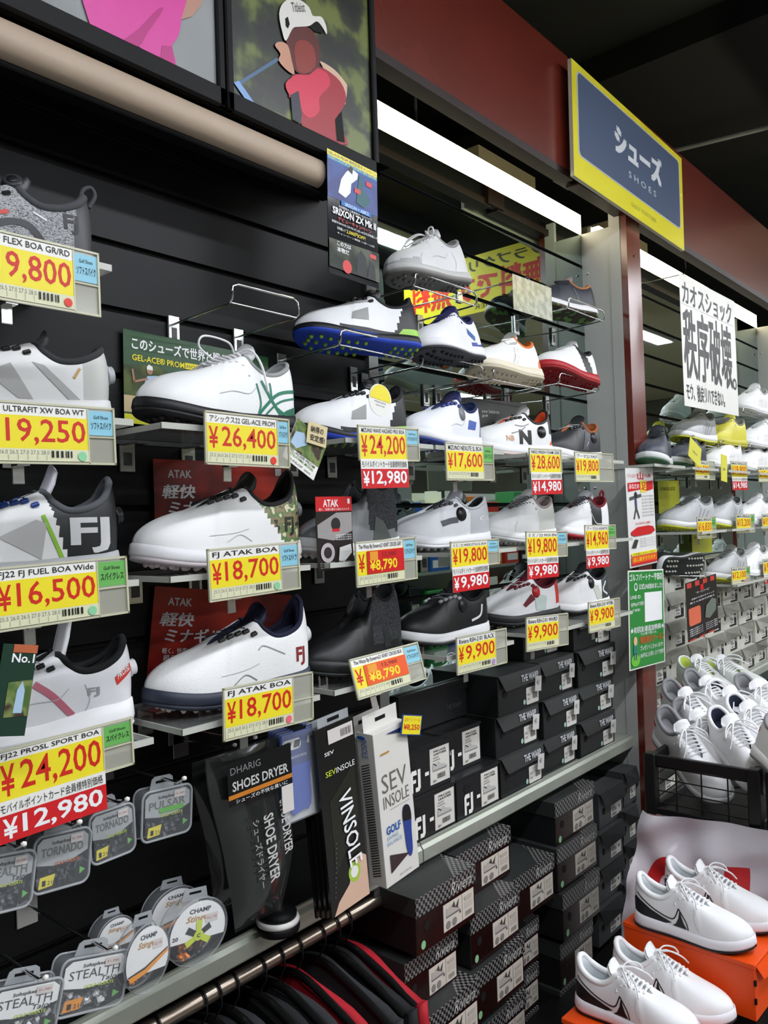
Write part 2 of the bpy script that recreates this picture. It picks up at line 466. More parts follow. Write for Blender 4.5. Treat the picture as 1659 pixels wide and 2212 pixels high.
        if cl_ == 'boa_tongue':
            hw, z = throat(.40); p = Vector((.375*L, .016*fl, tz+.097*hs)); nrm = Vector((.30, sp.get('dial_y', .80)*fl, .55))
        elif cl_ == 'boa_side':
            dx, dz_ = sp.get('dial_at', (.36, .085))
            h = bvh.ray_cast(Vector((dx*L, .3*fl, dz_)), Vector((0, -fl, 0))); p = h[0] if h[0] else Vector((dx*L, .03*fl, dz_)); nrm = h[1] if h[0] else Vector((0, fl, 0))
        else:
            h = bvh.ray_cast(Vector((-.3, 0, .078*hs+base)), Vector((1, 0, 0))); p = h[0] if h[0] else Vector((0, 0, .08)); nrm = Vector((-1, 0, .15))
        nrm.normalize(); Mq = nrm.to_track_quat('Z', 'Y').to_matrix().to_4x4(); Mq.translation = p-nrm*.002
        dl.lathe([(rr*1.15, 0), (rr*1.15, .003), (rr*.95, .004), (rr*.98, .010), (rr*.85, .0115), (0, .0115)], m['dial'], 20, Mq)
        dlo = dl.build('dial', root); dl = MB(); dl.lathe([(rr*.55, .0114), (rr*.5, .0125), (0, .0125)], m[sp.get('dial_cap', 'logo')], 14, Mq); dl.build('dial_cap', dlo)
    elif cl_ == 'strap':
        st = MB()
        for x, zz in ((.50, .0),):
            P = []
            for k in range(13):
                t = -1+2*k/12
                q = over((x*L, t*.046*fl), .004); P.append(q)
            for j in range(len(P)-1):
                a, b = P[j], P[j+1]; w = Vector((.022, 0, 0))
                st.add([a-w, b-w+Vector((0, 0, .004)), b+w+Vector((0, 0, -.006)), a+w+Vector((0, 0, -.008))], [(0, 1, 2, 3)], m['toe'], True)
        st.build('strap', root)
    # decals laid on the side of the upper
    dec = sp.get('decals', [])
    groups = {}
    for d in dec: groups.setdefault(d.get('name', 'logo'), []).append(d)
    for nm, ds in groups.items():
        mb = MB()
        for d in ds:
            sd = d.get('side', 1)*fl
            ys = 1 if sd > 0 else -1
            bm = bmesh.new()
            polys = d.get('polys', [])
            if 'strokes' in d:
                for pts, wd_ in d['strokes']:
                    pp = [Vector((a[0]*L, a[1])) for a in pts]
                    pp = [Vector((q.x, q.y)) for q in catmull([Vector((q.x, q.y, 0)) for q in pp], 4)] if len(pp) > 2 else pp
                    for a, b in zip(pp[:-1], pp[1:]):
                        dd = (b-a).normalized(); nn = Vector((-dd.y, dd.x))*(wd_/2); e = dd*(wd_*.15)
                        bm.faces.new([bm.verts.new((q.x, q.y, 0)) for q in (a-nn-e, b-nn+e, b+nn+e, a+nn-e)])
            for pts in polys:
                bm.faces.new([bm.verts.new((a[0]*L, a[1], 0)) for a in pts])
            if 'text' in d:
                vs, fs, ar = text_geo(d['text'], d.get('bold', .02), 0)
                x0, z0, x1, z1 = d['rect']                   # as read by someone facing that side
                bv = [bm.verts.new(((x0+v[0]*(x1-x0))*L, z0+v[1]*(z1-z0)+d.get('slope', 0)*v[0], 0)) for v in vs]
                for f in fs:
                    try: bm.faces.new([bv[q] for q in f])
                    except ValueError: pass
            bmesh.ops.triangulate(bm, faces=bm.faces[:])
            for _ in range(4):
                es = [e for e in bm.edges if e.calc_length() > .007]
                if not es: break
                bmesh.ops.subdivide_edges(bm, edges=es, cuts=1); bmesh.ops.triangulate(bm, faces=[f for f in bm.faces if len(f.verts) > 3])
            bad = []
            for v in bm.verts:
                h = bvh.ray_cast(Vector((v.co.x, ys*.3, v.co.y)), Vector((0, -ys, 0)))
                if h[0] is None or abs(h[1].y) < .12: bad.append(v); continue
                nn = h[1] if h[1].y*ys > 0 else -h[1]
                v.co = h[0]+nn*d.get('off', .0009)
            bmesh.ops.delete(bm, geom=bad, context='VERTS')
            mt = d['mat'] if not isinstance(d['mat'], str) else (m.get(d['mat']) or mat('shoe_deco_'+d['mat'], d['mat'], rough=.45))
            mb.bm(bm, mt, True)
        if mb.f: mb.build(nm, root)
    if sp.get('pull'):
        pl = MB(); c = g_[-1][0]
        pl.tube(catmull([c+Vector((.004, 0, -.004)), c+Vector((-.002, 0, .014)), c+Vector((-.014, 0, .020)), c+Vector((-.020, 0, .008)), c+Vector((-.010, 0, -.012))], 5), .0035, m['lin'], 6); pl.build('pull_tab', root)
    root['L'] = L
    return root
def shoe_pose(heel, toe, up=Vector((0, 0, 1)), roll=0.0, s=1.0):
    x = (toe-heel).normalized(); y = up.cross(x).normalized(); z = x.cross(y)
    M = Matrix((x*s, y*s, z*s)).transposed().to_4x4()
    M = M @ Matrix.Rotation(roll, 4, 'X'); M.translation = heel; return M
def put(root, hu, hv, tu, tv, yd, near=True, s=1.0, roll=0.0, zlock=None):
    """heel seen at (hu, hv) on plane yd, toe seen at (tu, tv); the two ends stay one shoe length apart"""
    L = root['L']*s; P = at(hu, hv, yd); d = ray(tu, tv).normalized()
    q = P-CAM; b = d.dot(q); c = q.length_squared-L*L; disc = b*b-c
    if disc < 0:
        Q = CAM+d*b; s2 = (Q-P).length/root['L']; t = b
        s = s2
    else: t = b-math.sqrt(disc) if near else b+math.sqrt(disc)
    root.matrix_world = shoe_pose(P, CAM+d*t, s=s, roll=roll)
    return root
# ------------------------------------------------------------------ setting
BLK = mat('black_laminate', '0e0f10', rough=0.45, spec=.28, noise=0.12, nscale=6, bump=0.03, bscale=60)
GRV = mat('groove_black', '060606', rough=0.8)
MIR = mat('mirror', 'a9b9b4', rough=0.015, metal=1.0)
MIRE = mat('mirror_edge', '3b2c25', rough=0.4)
ALU = mat('brushed_steel', 'b4b6b6', rough=0.36, metal=0.85, noise=0.12, nscale=3)
SILV = mat('silver_laminate', 'bcbcb8', rough=0.38, spec=.6)
RED = mat('red_brown_laminate', '6c2516', rough=0.24, spec=0.6, ior=1.8, noise=0.10, nscale=5)
REDD = mat('dark_red_edge', '24100c', rough=0.4)
CHR = mat('chrome', 'd8d8d8', rough=0.12, metal=1.0)
BEI = mat('beige_lamp_cover', 'b3a08c', rough=0.5)
BK = mat('matt_black', '09090a', rough=0.55, spec=.25)
CREAM = mat('cream_paint', 'd9cfa8', rough=0.5)
CEIL = mat('ceiling_black', '20221f', rough=0.85, noise=0.15, nscale=1.5)
FLOOR = mat('floor_tile', '8c8a84', rough=0.3, noise=0.12, nscale=4)
WALLM = mat('far_wall', '98958a', rough=0.8, noise=0.1, nscale=2)
GREY = mat('shelf_steel', 'aeb3a6', rough=0.35, metal=0.35, noise=0.08, nscale=8)
LAMP = mat('lamp_diffuser', 'f3f7ff', rough=0.5, emit=LAMP_E)
STRIP = mat('glow_strip', 'fff3d0', rough=0.4, emit=STRIP_E)  # emission put in where the mirror top reflects bright light
X0, XB, XM0, XM1, XP1, XE = -1.2, 1.525, 1.56, 2.725, 2.840, 4.84
PITCH = 0.1235; ZG = 2.160
b = MB(); b.rect(-7, -9, 14, 2, 0, FLOOR); struct(b, 'floor')
b = MB(); b.add([(-7, -9, 3.5), (14, -9, 3.5), (14, 2, 3.5), (-7, 2, 3.5)], [(3, 2, 1, 0)], CEIL); struct(b, 'ceiling')
b = MB(); b.box(-7, 1.2, 0, 14, 1.25, 3.5, mat('shop_back_wall', '15140f', rough=0.9)); struct(b, 'wall_back')
b = MB(); b.box(-7, -9.05, 0, 14, -9, 3.5, WALLM); struct(b, 'wall_front')
b = MB(); b.box(-7.05, -9, 0, -7, 2, 3.5, WALLM); struct(b, 'wall_left')
b = MB(); b.box(14, -9, 0, 14.05, 2, 3.5, WALLM); struct(b, 'wall_right')
# ceiling: a shallow dropped band and a conduit
b = MB(); b.box(3.3, -6, 3.38, 4.6, 1.0, 3.5, mat('ceiling_band', '141513', rough=0.9)); struct(b, 'trim_1')
pa, pb = atz(1462, 324, 3.3), atz(1662, 274, 3.3)
b = MB(); b.tube([pa+(pa-pb)*.4, pb+(pb-pa)*.6], 0.012, mat('grey_conduit', '8b8d86', rough=0.4)); tag(b.build('ceiling_conduit'), 'thin grey conduit running across the black ceiling right of the blue shoes sign', 'pipe')
b = MB(); b.add([(5.9, -8.9, 3.49), (13.9, -8.9, 3.49), (13.9, -.3, 3.49), (5.9, -.3, 3.49)], [(3, 2, 1, 0)], mat('ceiling_cream', 'e6dcb8', rough=.8)); struct(b, 'ceiling_far')
# left bay: black slat wall
GZ = [ZG+PITCH*k for k in range(-13, 8)]
def slatwall(name, x0, x1, m, zlo, zhi, kind_m=None):
    b = MB()
    b.box(x0, 0.012, zlo, x1, 0.03, zhi, GRV)
    zs = [z for z in GZ if zlo < z < zhi]
    edges = [zlo]+zs+[zhi]
    for i in range(len(edges)-1):
        za = edges[i]+(0.006 if i else 0); zb_ = edges[i+1]-(0.006 if i < len(edges)-2 else 0)
        b.box(x0, 0.0, za, x1, 0.012, zb_, m)
    return struct(b, name)
slatwall('wall_slatted', X0, XB, BLK, 0.55, 3.0)
slatwall('wall_mirrored', XM0, XM1, MIR, 0.55, 2.524)
slatwall('wall_mirrored', XP1+.03, XE, MIR, 0.55, 2.524)
# plinth wall behind the stacked boxes
b = MB(); b.box(X0, 0.16, 0.0, XE+3, 0.18, 1.02, BK); struct(b, 'trim_2')
b = MB(); b.box(XB, -0.006, 0.55, XM0, 0.02, 2.6, ALU); struct(b, 'trim_3')
# steel side panels with rivets, and the red pilaster they stand against
def side_panel(x, name):
    b = MB()
    b.box(x, -0.145, 0, x+0.012, 0.0, 2.527, SILV)
    b.box(x-.003, -0.148, 0, x+0.014, -0.108, 2.60, SILV)
    for y in (-0.13, -0.02):
        for z in (2.38, 1.98, 1.6, 1.2, .8): b.lathe([(0.006, 0), (0.005, .002), (0, .003)], CHR, 10, Matrix.Translation((x, y, z)) @ Matrix.Rotation(-PI/2, 4, 'Y'))
    return struct(b, name)
side_panel(XM1, 'wall_side'); side_panel(XE, 'wall_side')
b = MB(); b.box(XM1+.013, -0.145, 0, XP1+.02, -.002, 2.5, SILV); struct(b, 'trim_4')
def pilaster(x0, x1, name):
    b = MB(); b.box(x0, -0.172, 0, x1, -0.149, 2.60, RED)
    b.lathe([(0.005, 0), (0.004, .001), (0, .001)], BK, 10, Matrix.Translation(((x0+x1)/2, -.172, 2.42)) @ Matrix.Rotation(PI/2, 4, 'X'))
    return struct(b, name)
pilaster(XM1, XP1, 'trim_5'); pilaster(XE, XE+.12, 'trim_6')
# fascia above
b = MB(); b.box(-1, -0.172, 2.575, 2.33, -0.155, 2.947, RED); b.box(-1, -0.155, 2.575, 2.33, -0.14, 2.947, BK); b.box(-1, -0.175, 2.555, 2.33, -0.13, 2.578, REDD); struct(b, 'trim_7')
b = MB(); b.box(2.37, -0.172, 2.575, 9.5, -0.155, 2.947, RED); b.box(2.37, -0.155, 2.575, 9.5, -0.14, 2.947, BK); b.box(2.37, -0.175, 2.555, 9.5, -0.13, 2.578, REDD); struct(b, 'trim_8')
b = MB(); b.box(2.30, -0.15, 2.56, 2.40, -0.12, 2.947, REDD); struct(b, 'trim_9')
# cornice strips topping the mirrored bays: emission put in for a bright reflection
def glow(x0, x1, label):
    t = thing('glow_strip', label, 'light', (x0, 0, 2.527), 'cornice lights above the mirrors')
    b = MB(); b.box(0, -0.002, 0, x1-x0, 0.03, 0.070, STRIP); b.build('diffuser', t)  # emitting face stands for light reflected in the top mirror slat
    b = MB(); b.box(0, 0.031, -0.003, x1-x0, 0.045, 0.075, SILV); b.build('housing', t)  # backing of the added strip
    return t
glow(XM0, XM1-.002, 'long glowing white light strip on top of the mirror between posters and pilaster')
glow(XP1+.03, XE, 'long glowing white light strip above the mirror behind the black and white poster')
# dark void above the cornice with a cream beam and thin hangers
b = MB(); b.box(2.45, 0.25, 2.73, 2.85, 1.2, 2.85, CREAM); struct(b, 'trim_10')
b = MB(); b.box(3.5, 0.25, 2.73, 3.95, 1.2, 2.85, CREAM); struct(b, 'trim_11')
for k, x in enumerate((2.15, 3.9, 4.6)):
    b = MB(); b.tube([(x, .3, 2.5), (x, .3, 3.5)], .006, mat('dark_hanger', '3a3a36', rough=.5)); struct(b, 'trim_%d' % (12+k))
# steel rail of the mid shelf
def shelf(x0, x1, label, z=0.725, deck=None):
    t = thing('steel_shelf', label, 'shelf', (x0, 0, z))
    b = MB(); b.box(0, -0.115, -0.02, x1-x0, 0.155, -0.004, deck or GREY); b.build('deck', t)
    b = MB()
    pr = [(-.115, -.045), (-.125, -.045), (-.129, -.040), (-.129, -.012), (-.122, -.004), (-.122, .003), (-.116, .003), (-.115, -.02)]
    vs = [(x, p[0], p[1]) for x in (0, x1-x0) for p in pr]; n = len(pr)
    b.add(vs, [(i, (i+1) % n, n+(i+1) % n, n+i) for i in range(n)]+[tuple(range(n-1, -1, -1)), tuple(range(n, 2*n))], GREY)
    b.build('front_rail', t); return t
shelf(X0, XB-.004, 'steel shelf with a grey green front rail below the cleat packs and insoles', 0.725, BLK)
shelf(XB, XM1-.002, 'steel shelf with a grey green front rail carrying the black shoeboxes', 0.725)
shelf(XP1+.015, XE-.02, 'steel shelf carrying the pale shoeboxes beyond the red pilaster', 0.735)
b = MB(); b.box(X0, -0.23, 0, XE, .15, 0.10, BK); struct(b, 'trim_15')
# ---- lightboxes with golfer pictures
def lightbox(x0, x1, label):
    t = thing('lightbox', label, 'poster', (x0, -0.18, 2.27), 'framed golfer posters')
    w = x1-x0; h = 0.85
    b = MB(); b.box(0, 0.004, 0, w, 0.175, h, BK); b.build('case', t)
    b = MB(); fw = 0.016
    b.box(0, -.008, 0, w, .004, .036, BK, bev=.003); b.box(0, -.008, h-fw, w, .004, h, BK); b.box(0, -.008, 0, fw, .004, h, BK, bev=.003); b.box(w-fw, -.008, 0, w, .004, h, BK, bev=.003)
    b.build('frame', t); return t
LBY = 1.17
def flatpix(b, pts, lift, m, t):          # a printed shape of the picture, given where it shows on the picture plane
    if len(pts) > 5: pts = [(a.x, a.y) for a in catmull([Vector((u, v, 0)) for u, v in pts], 3, True)]
    q = [at(u, v, LBY-lift) for u, v in pts]; o = t.matrix_world.translation
    b.add([p-o for p in q], [tuple(range(len(q)))], m)
FOL = mat_steps('foliage_print', ['080a07', '0c0f09', '14180d', '2a3216', '6a7434'], 9.0, 'lin', rough=.4, detail=3)
t = lightbox(0.16, 0.948, 'framed picture of a golfer in a pink shirt on grey, cropped above'); bpy.context.view_layer.update()
b = MB(); b.add([(0.016, 0.001, 0.036), (.772, 0.001, .036), (.772, .001, .83), (.016, .001, .83)], [(0, 1, 2, 3)], mat_steps('grey_print', ['4a4e4d', '6f7372', '959898'], 1.4, 'lin', rough=.4))
PK = mat('pink_print', 'd8409c', rough=.4); PK2 = mat('pink_print_fold', 'b8247c', rough=.4); SKN = mat('skin_print', 'b98a78', rough=.4)
flatpix(b, [(395, -60), (440, -60), (436, 8), (415, 35), (392, 42)], .0015, SKN, t)
flatpix(b, [(183, -80), (400, -80), (392, 40), (384, 80), (372, 100), (380, 145), (345, 142), (300, 100), (262, 92), (215, 72), (192, 45)], .002, PK, t)
flatpix(b, [(262, 92), (300, 62), (340, 20), (352, 22), (318, 72), (300, 100)], .0025, PK2, t)
flatpix(b, [(345, 142), (350, 98), (372, 100), (380, 145)], .0025, PK2, t)
b.build('picture', t)
t = lightbox(0.952, 1.378, 'framed picture of a golfer in red shirt and white cap holding a club'); bpy.context.view_layer.update()
b = MB(); b.add([(0.016, 0.001, 0.036), (.41, 0.001, .036), (.41, .001, .83), (.016, .001, .83)], [(0, 1, 2, 3)], FOL)
F1 = mat('golfer_red_print', 'a01224', rough=.4); F2 = mat('golfer_lit_red_print', 'd22a4a', rough=.4); F3 = mat('golfer_face_print', '5a1812', rough=.4); F4 = mat('cap_print', 'e4e2da', rough=.4)
F5 = mat('navy_print', '151c2c', rough=.4); F6 = mat('club_print', '7fa4d8', rough=.4); F7 = mat('hand_print', 'c99478', rough=.4); F8 = mat('neck_print', '8a2a1c', rough=.4); F9 = mat('arm_print', 'd8b49a', rough=.4)
flatpix(b, [(598, 124), (604, 130), (518, 184), (512, 178)], .0012, mat('shaft_print', '4a6a8a', rough=.4), t)
flatpix(b, [(505, 178), (516, 174), (548, 220), (545, 226), (534, 220)], .0015, F6, t)
flatpix(b, [(692, 132), (722, 150), (745, 176), (750, 190), (740, 230), (700, 150)], .0013, F9, t)
flatpix(b, [(628, 170), (640, 160), (668, 160), (684, 146), (704, 150), (735, 176), (748, 210), (740, 235), (728, 260), (752, 312), (700, 300), (655, 278), (645, 225), (636, 205), (624, 210)], .0016, F1, t)
flatpix(b, [(617, 180), (640, 162), (668, 162), (685, 148), (708, 160), (712, 185), (690, 210), (690, 240), (670, 255), (652, 240), (645, 205), (626, 205)], .0019, F2, t)
flatpix(b, [(628, 205), (645, 196), (652, 245), (650, 268), (632, 258)], .0021, F5, t)
flatpix(b, [(724, 258), (738, 240), (745, 308), (728, 304)], .0021, BK, t)
flatpix(b, [(616, 72), (640, 60), (668, 60), (688, 90), (692, 132), (680, 152), (660, 160), (640, 155), (630, 130)], .0022, F3, t)
flatpix(b, [(636, 100), (652, 86), (676, 100), (682, 140), (662, 158), (642, 150)], .0025, F8, t)
flatpix(b, [(594, 98), (604, 90), (622, 98), (630, 130), (636, 160), (618, 150), (602, 130), (606, 116)], .0025, F7, t)
flatpix(b, [(603, 30), (612, 6), (632, -4), (652, 2), (668, 16), (676, 34), (694, 36), (704, 54), (706, 74), (696, 58), (684, 46), (668, 56), (645, 58), (632, 62), (618, 88), (610, 70)], .0028, F4, t)
flatpix(b, [(668, 56), (684, 46), (694, 56), (700, 72), (680, 68)], .0026, BK, t)
flatpix(b, [(616, 40), (622, 36), (626, 52), (622, 62), (617, 56)], .0031, BK, t)
Mt = frame(at(634, 26, LBY-.0031)-t.matrix_world.translation, at(668, 26, LBY)-at(634, 26, LBY), at(640, 0, LBY)-at(640, 30, LBY))
b.text('Titleist', 0, 0, .040, .018, 0, mat('script_print', '4a4a44', rough=.5), Mt, bold=.01, shear=.35)
b.build('picture', t)
# beige lamp under the pictures
t = thing('lamp_bar', 'long beige rounded lamp bar, switched off, under the golfer pictures', 'lamp', (X0, -.18, 2.205))
b = MB(); pts = b.rrect_pts(-.005, 0, .05, .058, .024, 5)
vs = [(x, p[0], p[1]) for x in (0, 1.205-X0) for p in pts]; n = len(pts)
b.add(vs, [(i, (i+1) % n, n+(i+1) % n, n+i) for i in range(n)], BEI, True); b.add(vs[n:], [tuple(range(n))], BEI); b.build('cover', t)
b = MB(); b.box(0, .020, -.008, 1.215-X0, .055, .006, BK, bev=.003); b.build('tray', t)
# ---- the opposite side of the aisle, seen only in the mirrors
def gondola(x0, x1, y, label):
    t = thing('display_gondola', label, 'shelf', (x0, y, 0), 'shelves across the aisle'); w = x1-x0; GW = mat('gondola_white', 'd8d8d0', rough=.5)
    b = MB(); b.box(0, -.03, 0, w, 0, 1.75, GW); b.build('back_panel', t)
    for z in (.25, .65, 1.05, 1.45):
        b = MB(); b.box(0, 0, z, w, .32, z+.02, GREY); b.build('shelf', t)
    b = MB(); b.box(-.02, -.03, 0, 0, .34, 1.75, RED); b.box(w, -.03, 0, w+.02, .34, 1.75, RED); b.build('side_panel', t)
    cols = ['d8d23a', '3a8a4a', 'c83a2c', 'e8e4da', '2a5aa8', '1c1c20', 'e07a2a']; k = 0
    for z in (.27, .67, 1.07, 1.47):
        x = .05
        while x < w-.30:
            h = .14+.05*((k*7) % 4); ww = .20+.04*((k*5) % 3); c = cols[(k*3+int(z*10)) % 7]
            b = MB(); b.box(0, 0, 0, ww-.015, .22, h, mat('goods_'+c, c, rough=.5), bev=.004); b.box(.02, .221, .03, ww-.04, .2225, h*.5, WHITE_P); o = b.build('carton'); o.location = (x0+x, y+.06, z)
            tag(o, 'cartons on the shelves across the aisle, seen only in the mirrors', 'box', 'cartons across the aisle'); x += ww+.03*((k*3) % 4); k += 1
WHITE_P = mat('goods_label', 'e8e6e0', rough=.5)
gondola(2.2, 4.2, -3.1, 'white shelves across the aisle, nearer one in the mirrors'); gondola(4.8, 7.4, -3.1, 'white shelves across the aisle, farther one in the mirrors')
# ---- ceiling lamps of the shop (behind the camera and above, seen in the mirrors)
def ceiling_lamp(M, label):
    t = thing('ceiling_lamp', label, 'light', M, 'ceiling lamps of the shop')
    b = MB(); b.box(-.62, -.09, .0, .62, .09, .05, mat('lamp_white', 'e8e8e0', rough=.5)); b.build('housing', t)
    b = MB(); b.rect(-.6, -.07, .6, .07, .004, LAMP, Matrix.Rotation(PI, 4, 'X')); b.build('diffuser', t)
    return t
LROWS = ((-1.75, (-.6, .9, 2.4, 3.9, 5.6, 7.4, 9.4)), (-3.4, (.4, 2.2, 4.0, 5.8, 7.6, 9.6)), (-5.0, (1, 3, 5, 7, 9)), (-6.8, (2, 4.4, 6.8, 9.2)))
proto = None
for ri, (ly, xs) in enumerate(LROWS):
    for xi, lx in enumerate(xs):
        if proto is None: proto = ceiling_lamp((lx, ly, 3.2), 'white ceiling lamps of the shop, seen only as glare in the mirrors')
        else: copy_tree(proto, M=Matrix.Translation((lx, ly, 3.2)))
# ------------------------------------------------------------------ printed cards
YEL = mat('card_yellow', 'f0df2e', rough=.35); WHI = mat('paper_white', 'eeede6', rough=.4); CRM = mat('card_cream', 'dcdcb8', rough=.4)
RTX = mat('ink_red', 'd0281a', rough=.4); KTX = mat('ink_black', '151515', rough=.4); SRED = mat('sale_red', 'cf1f24', rough=.35); WTX = mat('ink_white', 'f4f4f4', rough=.4)
BLU = mat('slip_blue', '8cc8dc', rough=.4); GRN = mat('slip_green', '6ab45a', rough=.4); GTX = mat('ink_grey', '6a6a66', rough=.5); YTX = mat('ink_yellow', 'f2e020', rough=.4)
PLA = mat('clear_plastic', 'c8c8b8', rough=.12, alpha=.45, spec=.6); PLAE = mat('plastic_edge', 'd8d6b8', rough=.2, alpha=.8); CLIP = mat('clip_steel', 'c2c4c2', rough=.22, metal=.9)
ORN = mat('sale_orange', 'e8581e', rough=.4)
class Card:
    """a flat printed sheet: coordinates run 0..1 from its lower left corner"""
    def __init__(s, w, h): s.w = w; s.h = h; s.b = MB(); s.k = 0
    def z(s): s.k += 1; return 0.0004+0.00012*s.k
    def base(s, m, x0=0, y0=0, x1=1, y1=1, th=.0008): s.b.box(x0*s.w, y0*s.h, -th, x1*s.w, y1*s.h, 0, m); return s
    def r(s, x0, y0, x1, y1, m): s.b.rect(x0*s.w, y0*s.h, x1*s.w, y1*s.h, s.z(), m); return s
    def t(s, txt, x0, y0, x1, y1, m, bold=.015, fit='stretch', shear=0): s.b.text(txt, x0*s.w, y0*s.h, x1*s.w, y1*s.h, s.z(), m, bold=bold, fit=fit, shear=shear); return s
    def p(s, pts, m): s.b.poly([(a*s.w, c*s.h) for a, c in pts], s.z(), m); return s
    def d(s, cx, cy, r, m, ry=None): s.b.disc(cx*s.w, cy*s.h, r*s.w, (ry*s.h if ry else r*s.w), s.z(), m); return s
    def s_(s, pts, w, m): s.b.stroke([(a*s.w, c*s.h) for a, c in pts], w*s.w, s.z(), m); return s
    def bars(s, x0, y0, x1, y1, m, n=14, seed=1):
        rn = random.Random(seed); x = x0; z = s.z()
        while x < x1:
            w = rn.uniform(.3, 1.0)*(x1-x0)/n; s.b.rect(x*s.w, y0*s.h, min(x+w, x1)*s.w, y1*s.h, z, m); x += w*2
        return s
    def build(s, name, parent=None, M=None): return s.b.build(name, parent, M)
def price_tag(label, tl, tr, bl, title, price, slip='b', ext=.27, sale=None, sale_h=.72, yd=1.085, patch=None, group='price tags on the shoe shelves', dot=None, tilt=0, stock=True):
    M, w, h = card_frame(tl, tr, bl, yd, tilt)
    t = thing('price_tag', label, 'price tag', M, group)
    b = MB(); W = w*(1+ext)
    b.box(-.003, -.003, -.0022, W, h+.003, -.0012, PLA)
    for x0, y0, x1, y1 in ((-.004, -.004, W, -.001), (-.004, h+.001, W, h+.004), (-.004, -.004, -.001, h+.004), (W-.003, -.004, W, h+.004), (w, -.003, w+.002, h)):
        b.box(x0, y0, -.0025, x1, y1, .0012, PLAE)
    if ext > .1: b.box(w, h*.46, -.0022, W, h*.48, .001, PLAE)
    b.build('holder', t)
    c = Card(w, h); c.base(WHI)
    y = .22 if stock else 0.0
    c.r(0, y, 1, .81, YEL)
    c.t(title, .04, .835, .97, .97, KTX, .006)
    pt = price[1:]
    c.t('¥', .025, y+.08, .150, .74, RTX, .014); c.t(pt, .20, y+.06, .975, .76, RTX, .008)
    if stock:
        c.r(0, 0, 1, y, CRM); c.t('25.5 26.0 26.5 27.0 27.5 28.0', .03, .12, .60, .19, GTX, .0, 'stretch')
        for k in range(7): c.r(.03+.09*k, .02, .033+.09*k, .11, GTX)
        c.bars(.62, .07, .84, .19, KTX, 9, len(title))
    if patch:
        c.r(.19, y+.02, 1, .80, SRED if patch == 'red' else ORN); c.t(price, .24, y+.05, .84, y+.36, YTX, .02); c.r(.25, .56, .42, .78, mat('sale_old', 'e89a2a')); c.t('12,980', .52, .62, .82, .74, mat('ink_dark_red', '8a1512'), .01)
    if dot: c.d(.93, .10, .045, mat('dot_'+dot, dot, rough=.4))
    c.build('price_card', t)
    if slip:
        c = Card(w*ext-.006, h*.46); c.base(BLU if slip == 'b' else GRN)
        c.t('Golf Shoes', .2, .68, .8, .82, KTX, 0); c.t('ソフトスパイク' if slip == 'b' else 'スパイクレス', .08, .25, .92, .55, KTX, .01)
        o = c.build('type_slip', t); o.location = (w+.003, h*.51, -.0005)
    if sale:
        hh = h*sale_h; c = Card(w*1.02, hh); c.base(WHI)
        c.r(0, 0, 1, .66, SRED); c.t('モバイルポイントカード会員様特別価格', .02, .71, .97, .94, KTX, .004)
        c.t('¥', .03, .08, .16, .58, WTX, .02); c.t(sale[1:], .20, .07, .96, .60, WTX, .02)
        o = c.build('sale_strip', t); o.location = (-.002, -hh+(.22*h if stock else 0), .0018)
    # steel clip behind
    b = MB(); b.box(w*.30, -.030, -.020, w*.42, -.004, -.018, CLIP, bev=.001); b.box(w*.30, -.006, -.020, w*.42, -.003, -.002, CLIP); b.build('clip', t)
    return t
